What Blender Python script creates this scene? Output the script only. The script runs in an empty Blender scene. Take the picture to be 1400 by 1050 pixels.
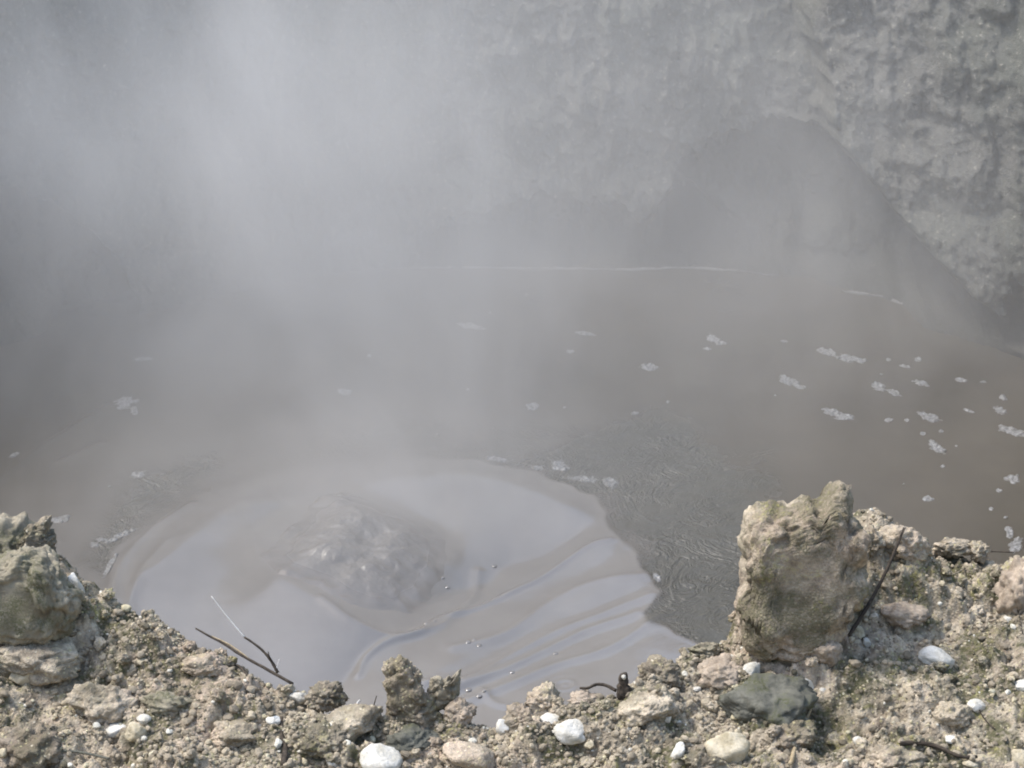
import bpy, bmesh, math, random
import numpy as np
from mathutils import Vector, Matrix

random.seed(7)
rng = np.random.default_rng(11)
SC = bpy.context.scene
COL = SC.collection

# ------------------------------------------------------------------ camera geometry
PITCH = math.radians(26.0)
FPX = 3157.0                       # focal length in pixels of a 1400 px wide picture
CAM = np.array([0.0, 0.0, 8.0])
FW = np.array([0, math.cos(PITCH), -math.sin(PITCH)])
UP = np.array([0, math.sin(PITCH), math.cos(PITCH)])
RT = np.array([1.0, 0, 0])


def ray(px, py):
    return FW + (px - 700) / FPX * RT + (525 - py) / FPX * UP


def on_plane(px, py, z=0.0, tilt=0.0, y0=0.0):
    """point where the sight line meets the plane  z + tilt*(y-y0)"""
    d = ray(px, py)
    t = (z - tilt * y0 - CAM[2]) / (d[2] - tilt * d[1])
    return CAM + t * d


def project(X, Y, Z):
    dx, dy, dz = X, Y, Z - CAM[2]
    dep = dy * FW[1] + dz * FW[2]
    v = dy * UP[1] + dz * UP[2]
    return 700 + FPX * dx / dep, 525 - FPX * v / dep


# ------------------------------------------------------------------ numpy noise
PERM = np.random.default_rng(5).permutation(256)
PERM = np.concatenate([PERM, PERM, PERM])
GRAD = np.random.default_rng(6).normal(size=(256, 3))
GRAD /= np.linalg.norm(GRAD, axis=1)[:, None]
RND = np.random.default_rng(8).random((256, 6))


def _fade(t):
    return t * t * t * (t * (t * 6 - 15) + 10)


def perlin(x, y, z=None):
    if z is None:
        z = np.zeros_like(x)
    xi, yi, zi = np.floor(x).astype(np.int64), np.floor(y).astype(np.int64), np.floor(z).astype(np.int64)
    xf, yf, zf = x - xi, y - yi, z - zi
    u, v, w = _fade(xf), _fade(yf), _fade(zf)
    out = 0
    for a in (0, 1):
        for b in (0, 1):
            for c in (0, 1):
                h = PERM[PERM[PERM[(xi + a) & 255] + ((yi + b) & 255)] + ((zi + c) & 255)]
                g = GRAD[h]
                d = g[..., 0] * (xf - a) + g[..., 1] * (yf - b) + g[..., 2] * (zf - c)
                out = out + d * (u if a else 1 - u) * (v if b else 1 - v) * (w if c else 1 - w)
    return out * 1.5


def fbm(x, y, z=None, octaves=4, gain=0.5, lac=2.03):
    if z is None:
        z = np.zeros_like(x)
    s, a = 0, 1.0
    for i in range(octaves):
        s = s + a * perlin(x + 17.1 * i, y - 9.3 * i, z + 4.7 * i)
        x, y, z, a = x * lac, y * lac, z * lac, a * gain
    return s


def domes(x, y, scale, seed=0, keep=1.0, rmin=0.35, rmax=0.75):
    """lumps of random size on a jittered grid: (height in units of scale, random id of the lump on top)"""
    X, Y = x / scale, y / scale
    xi, yi = np.floor(X).astype(np.int64), np.floor(Y).astype(np.int64)
    best = np.zeros_like(X)
    ident = np.full_like(X, -1.0)
    for a in (-1, 0, 1):
        for b in (-1, 0, 1):
            h = PERM[PERM[(xi + a + seed) & 255] + ((yi + b + 3 * seed) & 255)]
            r = RND[h]
            cx, cy = xi + a + r[..., 0], yi + b + r[..., 1]
            rad = rmin + (rmax - rmin) * r[..., 2] ** 2
            ang = r[..., 3] * 6.283
            dx, dy = X - cx, Y - cy
            ca, sa = np.cos(ang), np.sin(ang)
            ex, ey = dx * ca + dy * sa, (-dx * sa + dy * ca) * (1.0 + 0.6 * r[..., 4])
            q = 1 - (ex * ex + ey * ey) / (rad * rad)
            hh = np.where(r[..., 5] < keep, np.sqrt(np.clip(q, 0, None)) * rad * 0.8, 0)
            m = hh > best
            best = np.where(m, hh, best)
            ident = np.where(m, r[..., 4], ident)
    return best, ident


def sstep(a, b, x):
    t = np.clip((x - a) / (b - a), 0, 1)
    return t * t * (3 - 2 * t)


def seg_dist(X, Y, pts):
    d = np.full_like(X, 1e9)
    for (x0, y0), (x1, y1) in zip(pts[:-1], pts[1:]):
        vx, vy = x1 - x0, y1 - y0
        L = vx * vx + vy * vy + 1e-12
        t = np.clip(((X - x0) * vx + (Y - y0) * vy) / L, 0, 1)
        d = np.minimum(d, np.hypot(X - x0 - t * vx, Y - y0 - t * vy))
    return d


def poly_sd(X, Y, pts):
    """signed distance to a closed polygon, positive inside"""
    pts = list(pts)
    d = seg_dist(X, Y, pts + pts[:1])
    ins = np.zeros(X.shape, bool)
    n = len(pts)
    for i in range(n):
        x0, y0 = pts[i]
        x1, y1 = pts[(i + 1) % n]
        if y0 == y1:
            continue
        c = ((y0 > Y) != (y1 > Y)) & (X < (x1 - x0) * (Y - y0) / (y1 - y0) + x0)
        ins ^= c
    return np.where(ins, d, -d)


def smooth_curve(pts, n=40):
    """Catmull-Rom through the points"""
    P = np.array(pts, float)
    P = np.vstack([2 * P[0] - P[1], P, 2 * P[-1] - P[-2]])
    out = []
    m = len(P) - 3
    per = max(2, n // m)
    for i in range(m):
        p0, p1, p2, p3 = P[i:i + 4]
        for t in np.linspace(0, 1, per, endpoint=False):
            out.append(0.5 * ((2 * p1) + (-p0 + p2) * t + (2 * p0 - 5 * p1 + 4 * p2 - p3) * t ** 2 + (-p0 + 3 * p1 - 3 * p2 + p3) * t ** 3))
    out.append(P[-2])
    return np.array(out)


def blur(A, n):
    k = np.ones(2 * n + 1) / (2 * n + 1)
    for ax in (0, 1):
        A = np.apply_along_axis(lambda v: np.convolve(np.pad(v, n, mode='edge'), k, 'valid'), ax, A)
    return A


# ------------------------------------------------------------------ mesh helpers
def mesh_from(name, V, F, mat, smooth=True, attrs=None):
    """V (n,3), F (m,k) constant face size -> linked object"""
    V = np.asarray(V, np.float32)
    F = np.asarray(F, np.int32)
    me = bpy.data.meshes.new(name)
    me.vertices.add(len(V))
    me.vertices.foreach_set('co', V.ravel())
    m, k = F.shape
    me.loops.add(m * k)
    me.loops.foreach_set('vertex_index', F.ravel())
    me.polygons.add(m)
    me.polygons.foreach_set('loop_start', np.arange(0, m * k, k, dtype=np.int32))
    me.polygons.foreach_set('loop_total', np.full(m, k, np.int32))
    me.polygons.foreach_set('use_smooth', np.full(m, smooth, bool))
    me.update(calc_edges=True)
    for an, val in (attrs or {}).items():
        a = me.attributes.new(an, 'FLOAT', 'POINT')
        a.data.foreach_set('value', np.asarray(val, np.float32).ravel())
    me.materials.append(mat)
    o = bpy.data.objects.new(name, me)
    COL.objects.link(o)
    return o


def grid_faces(nr, nc):
    i = np.arange(nr * nc).reshape(nr, nc)
    return np.stack([i[:-1, :-1], i[:-1, 1:], i[1:, 1:], i[1:, :-1]], -1).reshape(-1, 4)


_ICO = {}


def ico(sub):
    if sub not in _ICO:
        bm = bmesh.new()
        bmesh.ops.create_icosphere(bm, subdivisions=sub, radius=1)
        bm.verts.ensure_lookup_table()
        V = np.array([v.co[:] for v in bm.verts])
        F = np.array([[v.index for v in f.verts] for f in bm.faces])
        bm.free()
        _ICO[sub] = (V, F)
    return _ICO[sub]


def tag(o, label=None, cat=None, group=None, kind=None):
    if label: o['label'] = label
    if cat: o['category'] = cat
    if group: o['group'] = group
    if kind: o['kind'] = kind
    return o


# ------------------------------------------------------------------ node helpers
class N:
    def __init__(self, name, volume=False):
        self.m = bpy.data.materials.new(name)
        self.m.use_nodes = True
        self.t = self.m.node_tree
        for n in list(self.t.nodes):
            self.t.nodes.remove(n)
        self.out = self.t.nodes.new('ShaderNodeOutputMaterial')

    def node(self, typ, **kw):
        n = self.t.nodes.new(typ)
        for k, v in kw.items():
            setattr(n, k, v)
        return n

    def link(self, a, b):
        self.t.links.new(a, b)

    def put(self, sock, v):
        if isinstance(v, bpy.types.NodeSocket):
            self.link(v, sock)
        else:
            sock.default_value = v

    def math(self, op, a, b=0.0, c=None, clamp=False):
        n = self.node('ShaderNodeMath', operation=op, use_clamp=clamp)
        self.put(n.inputs[0], a)
        self.put(n.inputs[1], b)
        if c is not None: self.put(n.inputs[2], c)
        return n.outputs[0]

    def mapr(self, v, a, b, c=0.0, d=1.0, smooth=False):
        n = self.node('ShaderNodeMapRange')
        n.interpolation_type = 'SMOOTHSTEP' if smooth else 'LINEAR'
        n.clamp = True
        for i, x in enumerate((v, a, b, c, d)):
            self.put(n.inputs[i], x)
        return n.outputs[0]

    def mix(self, f, a, b):
        n = self.node('ShaderNodeMix', data_type='RGBA')
        self.put(n.inputs[0], f)
        for s, v in ((n.inputs[6], a), (n.inputs[7], b)):
            if isinstance(v, tuple): v = (*v, 1.0) if len(v) == 3 else v
            self.put(s, v)
        return n.outputs[2]

    def pos(self):
        return self.node('ShaderNodeNewGeometry').outputs['Position']

    def obj(self):
        return self.node('ShaderNodeTexCoord').outputs['Object']

    def scalev(self, v, s):
        n = self.node('ShaderNodeMapping')
        self.link(v, n.inputs[0])
        n.inputs['Scale'].default_value = s
        return n.outputs[0]

    def noise(self, v, scale, detail=4, rough=0.55, dist=0.0):
        n = self.node('ShaderNodeTexNoise')
        self.link(v, n.inputs['Vector'])
        n.inputs['Scale'].default_value = scale
        n.inputs['Detail'].default_value = detail
        n.inputs['Roughness'].default_value = rough
        n.inputs['Distortion'].default_value = dist
        return n.outputs['Fac']

    def voro(self, v, scale, out='Distance', feature='F1'):
        n = self.node('ShaderNodeTexVoronoi', feature=feature)
        self.link(v, n.inputs['Vector'])
        n.inputs['Scale'].default_value = scale
        return n.outputs[out]

    def attr(self, name):
        return self.node('ShaderNodeAttribute', attribute_name=name).outputs['Fac']

    def bump(self, h, strength=0.5, dist=0.01, normal=None):
        n = self.node('ShaderNodeBump')
        self.put(n.inputs['Strength'], strength)
        n.inputs['Distance'].default_value = dist
        self.link(h, n.inputs['Height'])
        if normal is not None: self.link(normal, n.inputs['Normal'])
        return n.outputs[0]

    def principled(self, col, rough, normal=None, spec=0.5, ior=1.45):
        n = self.node('ShaderNodeBsdfPrincipled')
        if isinstance(col, tuple): col = (*col, 1.0) if len(col) == 3 else col
        self.put(n.inputs['Base Color'], col)
        self.put(n.inputs['Roughness'], rough)
        n.inputs['IOR'].default_value = ior
        self.put(n.inputs['Specular IOR Level'], spec)
        if normal is not None: self.link(normal, n.inputs['Normal'])
        self.link(n.outputs[0], self.out.inputs['Surface'])
        return self.m


# ------------------------------------------------------------------ materials
def earth_material(name, tint=1.0, mossy=1.0, spots=0.75):
    n = N(name)
    p = n.pos()
    T = lambda r, g, b: (r * tint, g * tint, b * tint)
    n0 = n.noise(p, 0.9, 4, 0.6)
    n1 = n.noise(n.scalev(p, (1.0, 1.0, 1.3)), 2.4, 5, 0.62)
    n2 = n.noise(p, 9.0, 5, 0.62)
    n3 = n.noise(p, 46.0, 4, 0.62)
    clod = n.attr('clod')
    c = n.mix(n.mapr(n2, 0.36, 0.62), T(0.150, 0.122, 0.092), T(0.345, 0.297, 0.228))
    c = n.mix(n.mapr(clod, 0.15, 1.0, 0.0, 0.75), c, T(0.45, 0.395, 0.31))
    c = n.mix(n.mapr(n1, 0.50, 0.66, 0, 0.75), c, T(0.475, 0.405, 0.31))
    c = n.mix(n.mapr(n0, 0.50, 0.62, 0, 0.5), c, T(0.41, 0.315, 0.245))
    # moss and damp dark soil
    moss = n.math('MULTIPLY', n.mapr(n.noise(p, 3.0, 6, 0.7), 0.46, 0.55), n.mapr(n3, 0.28, 0.52))
    c = n.mix(n.math('MULTIPLY', moss, 0.9 * mossy), c, (0.075, 0.076, 0.036))
    lich = n.math('MULTIPLY', n.mapr(n.noise(p, 4.7, 5, 0.65), 0.54, 0.64), n.mapr(n3, 0.45, 0.62))
    c = n.mix(n.math('MULTIPLY', lich, 0.65 * mossy), c, (0.36, 0.33, 0.13))
    # small pale and sulphur-yellow crumbs
    cr = n.voro(p, 62, 'Color')
    sep = n.node('ShaderNodeSeparateColor'); n.link(cr, sep.inputs[0])
    d = n.voro(p, 62, 'Distance')
    spot = n.math('MULTIPLY', n.mapr(sep.outputs[0], 0.76, 0.84), n.mapr(d, 0.42, 0.30))
    pale = n.mix(sep.outputs[1], (0.70, 0.63, 0.50), (0.56, 0.50, 0.26))
    c = n.mix(n.math('MULTIPLY', spot, spots), c, pale)
    c = n.mix(n.mapr(n3, 0.28, 0.62, 0.5, 0.0), c, (0.07, 0.058, 0.040))
    h = n.math('ADD', n.math('MULTIPLY', n3, 0.9), n.math('MULTIPLY', n.noise(p, 190, 3, 0.6), 0.35))
    h = n.math('SUBTRACT', h, n.math('MULTIPLY', n.voro(p, 85), 0.5))
    return n.principled(c, 0.93, n.bump(h, 0.8, 0.014), 0.2)


def grain_material():
    n = N('gravel_grains')
    p = n.pos()
    a = n.attr('grain')
    r = n.node('ShaderNodeValToRGB')
    n.link(a, r.inputs[0])
    e = r.color_ramp.elements
    e[0].position, e[0].color = 0.0, (0.10, 0.09, 0.06, 1)
    e[1].position, e[1].color = 1.0, (0.72, 0.69, 0.60, 1)
    for q, cc in ((0.25, (0.22, 0.185, 0.14, 1)), (0.5, (0.36, 0.305, 0.23, 1)), (0.75, (0.50, 0.425, 0.315, 1)), (0.9, (0.60, 0.54, 0.36, 1))):
        x = e.new(q); x.color = cc
    c = n.mix(n.mapr(n.noise(p, 60, 4, 0.6), 0.35, 0.7, 0.45, 0.0), r.outputs[0], (0.09, 0.08, 0.055))
    return n.principled(c, 0.9, n.bump(n.noise(p, 220, 3), 0.5, 0.006), 0.2)


def stone_material(name, base, dark, moss=0.0, fleck=0.0, rough=0.85):
    n = N(name)
    p = n.pos()
    n2 = n.noise(p, 14, 5, 0.62)
    n3 = n.noise(p, 70, 4, 0.6)
    c = n.mix(n.mapr(n2, 0.36, 0.66), dark, base)
    if moss:
        mk = n.math('MULTIPLY', n.mapr(n.noise(p, 7.0, 5, 0.65), 0.50 - 0.2 * (moss - 0.5), 0.62), n.mapr(n3, 0.3, 0.55))
        c = n.mix(n.math('MULTIPLY', mk, 0.9), c, (0.070, 0.074, 0.034))
    if fleck:
        c = n.mix(n.math('MULTIPLY', n.mapr(n3, 0.56, 0.68), fleck), c, (0.52, 0.45, 0.31))
    c = n.mix(n.mapr(n3, 0.28, 0.5, 0.35, 0.0), c, tuple(0.35 * v for v in dark))
    h = n.math('ADD', n3, n.math('MULTIPLY', n.noise(p, 200, 3), 0.4))
    return n.principled(c, rough, n.bump(h, 0.6, 0.012), 0.25)


def bark_material(name, a, b):
    n = N(name)
    p = n.pos()
    c = n.mix(n.mapr(n.noise(p, 40, 4, 0.6), 0.35, 0.7), a, b)
    return n.principled(c, 0.85, n.bump(n.noise(p, 130, 3), 0.6, 0.004), 0.25)


def mud_material():
    n = N('wet_mud')
    p = n.pos()
    fresh = n.attr('fresh')
    rip = n.attr('ripple')
    wob = n.noise(p, 2.2, 4, 0.55)
    n1 = n.noise(p, 0.8, 4, 0.6)
    fr = n.mapr(fresh, 0.0, 1.0)
    old = n.mix(n.mapr(n1, 0.35, 0.65), (0.057, 0.049, 0.037), (0.082, 0.071, 0.055))
    old = n.mix(n.math('MULTIPLY', rip, 0.6), old, (0.058, 0.061, 0.051))
    new = n.mix(n.mapr(wob, 0.35, 0.65), (0.146, 0.135, 0.124), (0.168, 0.157, 0.145))
    c = n.mix(fr, old, new)
    # scummy swirls: the contour lines of a slowly varying field
    fld = n.noise(p, 1.5, 5, 0.58, 1.3)
    sw = n.math('SINE', n.math('MULTIPLY', fld, 70.0))
    sw2 = n.math('SINE', n.math('MULTIPLY', n.noise(p, 3.1, 4, 0.55, 1.8), 46.0))
    patch = n.mapr(n.noise(p, 2.3, 4, 0.6, 0.5), 0.38, 0.60)
    lines = n.math('MULTIPLY', n.math('ADD', n.math('MULTIPLY', sw, 0.6), n.math('MULTIPLY', sw2, 0.5)), patch)
    c = n.mix(n.math('MULTIPLY', n.mapr(lines, 0.15, 0.9), n.math('MULTIPLY', rip, 0.30)), c, (0.120, 0.120, 0.108))
    w1 = n.noise(p, 8.0, 4, 0.6, 1.9)
    h = n.math('ADD', n.math('MULTIPLY', w1, 0.5), n.math('MULTIPLY', lines, 0.45))
    nb = n.bump(h, n.math('MULTIPLY', rip, 0.75), 0.020)
    nb = n.bump(n.noise(p, 2.6, 3, 0.5, 0.6), 0.10, 0.03, nb)
    rough = n.math('ADD', n.mapr(fresh, 0, 1, 0.24, 0.11), n.math('MULTIPLY', rip, 0.10))
    m = n.principled(c, rough, nb, 0.5, 1.95)
    bs = [q for q in n.t.nodes if q.type == 'BSDF_PRINCIPLED'][0]
    n.link(n.mapr(fresh, 0.3, 1.0, 1.48, 1.95), bs.inputs['IOR'])
    return m


def boil_material():
    n = N('churning_mud')
    p = n.pos()
    c = n.mix(n.mapr(n.noise(p, 6, 4, 0.6), 0.35, 0.65), (0.136, 0.126, 0.116), (0.170, 0.158, 0.147))
    e = n.attr('inner')
    nb = n.bump(n.noise(p, 34, 4, 0.65), n.math('MULTIPLY', e, 0.38), 0.011)
    return n.principled(c, n.mapr(e, 0, 1, 0.13, 0.40), nb, 0.5, 1.7)


def foam_material():
    n = N('mud_foam')
    p = n.pos()
    c = n.mix(n.mapr(n.noise(p, 50, 3), 0.35, 0.65), (0.15, 0.147, 0.14), (0.30, 0.298, 0.296))
    th = n.math('MULTIPLY', n.mapr(n.attr('thick'), 0.0, 0.55), n.mapr(n.noise(p, 28, 3, 0.6), 0.30, 0.55, 0.25, 1.0))
    c = n.mix(th, (0.068, 0.062, 0.052), c)
    return n.principled(c, 0.3, n.bump(n.voro(p, 120), 0.5, 0.006), 0.5)


def cliff_material():
    n = N('steaming_rock')
    p = n.pos()
    ps = n.scalev(p, (3.2, 3.2, 0.7))
    n1 = n.noise(p, 0.8, 5, 0.6)
    n2 = n.noise(p, 5.0, 6, 0.65)
    n3 = n.noise(p, 24.0, 4, 0.65)
    st = n.noise(ps, 1.6, 5, 0.65)
    c = n.mix(n.mapr(n2, 0.34, 0.66), (0.088, 0.087, 0.077), (0.140, 0.136, 0.121))
    c = n.mix(n.mapr(st, 0.42, 0.66, 0, 0.45), c, (0.160, 0.153, 0.14))
    c = n.mix(n.mapr(n1, 0.46, 0.66, 0, 0.45), c, (0.085, 0.096, 0.070))
    c = n.mix(n.mapr(n3, 0.60, 0.70, 0, 0.7), c, (0.40, 0.37, 0.31))
    c = n.mix(n.mapr(n3, 0.30, 0.50, 0.6, 0), c, (0.040, 0.038, 0.033))
    c = n.mix(n.math('MULTIPLY', n.attr('hollow_shade'), 0.8), c, (0.042, 0.043, 0.037))  # shade of the hollows painted into the rock colour, along with mud splash
    # wet dark band at the waterline
    sep = n.node('ShaderNodeSeparateXYZ'); n.link(p, sep.inputs[0])
    zz = n.math('ADD', sep.outputs[2], n.math('MULTIPLY', n.math('SUBTRACT', n2, 0.5), -0.25))
    c = n.mix(n.mapr(zz, 0.02, 0.22, 0.55, 0.0), c, (0.065, 0.060, 0.052))
    h = n.math('ADD', n.math('MULTIPLY', n2, 0.6), n.math('MULTIPLY', n3, 0.55))
    h = n.math('ADD', h, n.math('MULTIPLY', n.noise(p, 80, 3), 0.2))
    return n.principled(c, 0.9, n.bump(h, 0.75, 0.05), 0.25)


M_EARTH = earth_material('crumbly_earth', 1.32)
M_CLOD = earth_material('earth_clod', 1.32, 0.8)
M_GRAIN = grain_material()
M_WHITE = stone_material('white_stone', (0.72, 0.70, 0.65), (0.46, 0.43, 0.36), rough=0.75)
M_CREAM = stone_material('cream_stone', (0.60, 0.535, 0.41), (0.36, 0.305, 0.20))
M_TAN = earth_material('tan_earth_rock', 1.4, 0.5)
M_PALE = earth_material('pale_earth_rock', 1.6, 0.5)
M_BROWN = earth_material('brown_earth_rock', 1.0, 0.6)
M_DARK = stone_material('dark_stone', (0.19, 0.185, 0.155), (0.085, 0.085, 0.070), moss=0.6)
M_MOSSY = stone_material('mossy_stone', (0.44, 0.39, 0.30), (0.20, 0.175, 0.13), moss=0.8, fleck=0.3)
M_PINK = stone_material('pinkish_stone', (0.45, 0.37, 0.29), (0.26, 0.21, 0.16), fleck=0.4)
M_BARK = bark_material('dark_bark', (0.030, 0.024, 0.019), (0.085, 0.068, 0.052))
M_STRAW = bark_material('dry_straw', (0.26, 0.20, 0.12), (0.44, 0.36, 0.24))
M_SILVER = bark_material('bleached_stem', (0.55, 0.53, 0.49), (0.75, 0.73, 0.70))
M_MUD = mud_material()
M_BOIL = boil_material()
M_FOAM = foam_material()
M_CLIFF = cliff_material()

# ------------------------------------------------------------------ the near bank
BZ, BT, BY = 2.0, 0.22, 9.2        # bank plane: z = BZ + BT*(y-BY)
rim_px = [(0, 690), (30, 715), (75, 775), (100, 790), (130, 812), (180, 832), (235, 852), (290, 876), (330, 900), (370, 918), (410, 938),
          (450, 962), (510, 970), (575, 968), (620, 966), (680, 970), (730, 958), (760, 955), (790, 958), (850, 950), (872, 912),
          (905, 902), (950, 893), (975, 884), (1000, 860), (1020, 825), (1060, 790), (1120, 745), (1165, 722), (1200, 722), (1225, 730), (1268, 742),
          (1300, 744), (1345, 750), (1372, 765), (1400, 768)]
rp = np.array([on_plane(a, b, BZ, BT, BY) for a, b in rim_px])
order = np.argsort(rp[:, 0])
rim_x, rim_y = rp[order, 0], rp[order, 1]
rim_x = np.concatenate([[-60, -9, -6.5, -4.6, -3.4], rim_x, [3.3, 4.6, 6.5, 9, 60]])
rim_y = np.concatenate([[60, 26, 17.2, 13.2, rim_y[0] + 1.0], rim_y, [rim_y[-1] + 0.35, 12.8, 17.0, 26, 60]])


def nonuni(parts):
    out = []
    for a, b, s in parts:
        out.append(np.arange(a, b, s))
    out.append([parts[-1][1]])
    return np.concatenate(out)


gx = nonuni([(-60, -12, 4.0), (-12, -5, 0.5), (-5, -2.75, 0.06), (-2.75, 2.85, 0.0075), (2.85, 5, 0.06), (5, 12, 0.5), (12, 60, 4.0)])
gy = nonuni([(-60, -4, 4.0), (-4, 6, 0.4), (6, 8.25, 0.06), (8.25, 11.5, 0.0085), (11.5, 14, 0.06), (14, 20, 0.4), (20, 60, 4.0)])
GX, GY = np.meshgrid(gx, gy)


def bank_height():
    X, Y = GX, GY
    base = BZ + BT * (np.clip(Y, 7.4, 30) - BY)
    base = np.where(Y > 12, BZ + BT * (12 - BY) + 0.05 * (Y - 12), base)
    base = base + np.clip(6.4 - Y, 0, 60) ** 1.0 * 0.74 * sstep(0, 1.2, 6.4 - Y)
    base = np.minimum(base, 6.4 + 0.02 * np.abs(Y))
    fine = sstep(7.6, 8.2, Y) * sstep(3.6, 2.9, np.abs(X)) * sstep(13, 11.5, Y)
    warp = 0.03 * fbm(X * 7, Y * 7, octaves=3)
    base += 0.10 * fbm(X * 1.1, Y * 1.1, octaves=3) + 0.065 * fbm(X * 3.1 + 5, Y * 3.1, octaves=3)
    xw, yw = X + warp, Y - warp
    d1, i1 = domes(xw, yw, 0.30, 1, 0.55)
    d2, i2 = domes(xw + 3.1, yw + 1.7, 0.13, 2, 0.7)
    d3, i3 = domes(xw * 1.0 + 7.7, yw - 2.2, 0.06, 3, 0.75)
    d4, i4 = domes(X + 2.0, Y + 9.1, 0.032, 4, 0.75)
    h = 0.30 * d1 * 0.5 + 0.13 * d2 * 0.62 + 0.06 * d3 * 0.85 + 0.032 * d4 * 0.8
    h += 0.030 * fbm(X * 14, Y * 14, octaves=4, gain=0.6)
    crust = 0.40 + 0.60 * sstep(-0.25, 0.30, fbm(X * 2.4 + 11, Y * 2.4, octaves=4))
    h = h * crust
    ident = np.where(d4 > 0.22, i4, np.where(d3 > 0.15, i3, np.where(d2 > 0.1, i2, 0.2)))
    edge = np.interp(X, rim_x, rim_y) + 0.05 * fbm(X * 4, Y * 0 + 2, octaves=4, gain=0.6)
    over = Y - edge
    sp = 0.05
    drop = sp * np.log1p(np.exp(np.clip(over / sp, -30, 30)))
    drop = np.where(over / sp > 30, over, drop)
    for (a, b), amp, rr in (((1110, 868), 0.17, 0.26), ((1035, 880), 0.08, 0.16), ((1205, 800), 0.16, 0.24), ((1190, 745), 0.10, 0.14), ((45, 852), 0.17, 0.24), ((110, 850), 0.08, 0.15), ((556, 985), 0.05, 0.15)):
        c = on_plane(a, b, BZ, BT, BY)
        base = base + amp * np.exp(-((X - c[0]) ** 2 + (Y - c[1]) ** 2) / rr ** 2)
    z = base + h * fine - 2.4 * drop
    z = np.maximum(z, -0.6)
    return z, ident


GZ, GID = bank_height()
ground = mesh_from('ground', np.stack([GX, GY, GZ], -1).reshape(-1, 3), grid_faces(*GX.shape), M_EARTH, True, {'clod': np.clip(GID, 0, 1)})
tag(ground, 'crumbly tan and mossy earth bank in front of the mud pool', 'ground', kind='structure')


def ground_z(x, y):
    x, y = np.asarray(x, float), np.asarray(y, float)
    i = np.clip(np.searchsorted(gx, x) - 1, 0, len(gx) - 2)
    j = np.clip(np.searchsorted(gy, y) - 1, 0, len(gy) - 2)
    u = (x - gx[i]) / (gx[i + 1] - gx[i])
    v = (y - gy[j]) / (gy[j + 1] - gy[j])
    return GZ[j, i] * (1 - u) * (1 - v) + GZ[j, i + 1] * u * (1 - v) + GZ[j + 1, i] * (1 - u) * v + GZ[j + 1, i + 1] * u * v


def on_ground(px, py):
    """where a sight line meets the bank (or None when it passes over the rim)"""
    d = ray(px, py)
    t = np.arange(8.0, 13.5, 0.004)
    P = CAM + t[:, None] * d
    hit = np.nonzero(P[:, 2] < ground_z(P[:, 0], P[:, 1]))[0]
    P0 = P[hit[0]] if len(hit) else np.zeros(3)
    if P0[2] < BZ - 0.8:
        P0 = on_plane(px, py, BZ, BT, BY)
    return P0


# ------------------------------------------------------------------ the mud pool
px_ = np.arange(-8.5, 8.5, 0.016)
py_ = np.arange(9.0, 21.5, 0.018)
PX, PY = np.meshgrid(px_, py_)
SX, SY = project(PX, PY, 0 * PX)          # where the rest level is seen, to read off the survey points below
W = lambda pts: [tuple(on_plane(a, b)[:2]) for a, b in pts]

fresh_poly = W([(140, 800), (150, 757), (195, 712), (270, 668), (370, 638), (470, 620), (590, 624), (700, 640), (775, 657), (812, 678),
                (832, 722), (852, 748), (880, 775), (906, 812), (884, 836), (890, 850), (925, 868), (990, 897), (990, 1100), (140, 1100)])
warp = 0.05 * fbm(PX * 2.2, PY * 2.2, octaves=3)
sd_fresh = poly_sd(PX + warp, PY + warp, fresh_poly)
soft_ = 0.03 + 0.40 * sstep(640, 430, SX) * sstep(760, 660, SY)
fresh = sstep(-soft_, soft_, sd_fresh + 0.10 * soft_ * fbm(PX * 6, PY * 6, octaves=4))
# second, older tongue behind (pale grey all round the upwelling, fading out)
halo = sstep(-1.5, 0.0, poly_sd(PX, PY, W([(60, 1000), (120, 760), (250, 650), (480, 600), (640, 610), (760, 640), (800, 690), (800, 1000)])))
fresh_col = np.clip(np.maximum(fresh, 0.62 * halo), 0, 1)

# faces of the flow that lean to the viewer and so mirror the sky
zoneA = W([(490, 664), (560, 656), (640, 653), (700, 664), (760, 688), (806, 712), (790, 722), (745, 745), (692, 750), (670, 772), (620, 786), (556, 822),
           (590, 778), (632, 738), (602, 702), (545, 677)])
zoneB = W([(418, 688), (330, 703), (272, 736), (205, 785), (182, 802), (190, 850), (300, 960), (440, 945), (478, 905), (525, 868), (490, 862), (432, 832), (362, 790), (338, 742), (380, 704)])
zoneC = W([(560, 940), (620, 890), (700, 845), (760, 815), (850, 790), (900, 810), (850, 828), (780, 840), (700, 880), (640, 920), (600, 950)])
zoneD = W([(680, 800), (720, 772), (800, 748), (835, 742), (830, 765), (760, 790), (700, 815)])
cs_ = 3                                    # solve the level of the flow on a coarser grid
QX, QY = PX[::cs_, ::cs_], PY[::cs_, ::cs_]
w2 = 0.025 * fbm(PX * 5, PY * 5, octaves=3)
qw = w2[::cs_, ::cs_]
slope = np.full_like(QX, -0.07)
for zn, amp, soft in ((zoneA, 0.34, 0.03), (zoneB, 0.30, 0.04), (zoneC, 0.13, 0.05), (zoneD, 0.16, 0.05)):
    slope = slope + amp * sstep(-soft * 0.5, soft * 0.5, poly_sd(QX + qw, QY + qw, zn))
qin = sd_fresh[::cs_, ::cs_] > 0
hx, hy = (px_[1] - px_[0]) * cs_, (py_[1] - py_[0]) * cs_
div = np.zeros_like(QX)
div[1:-1] = (slope[2:] - slope[:-2]) / (2 * hy)
al = 0.12                                   # weight that keeps the surface level across the slope
QH = np.zeros_like(QX)
den = 2 / hy ** 2 + 2 * al / hx ** 2
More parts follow.
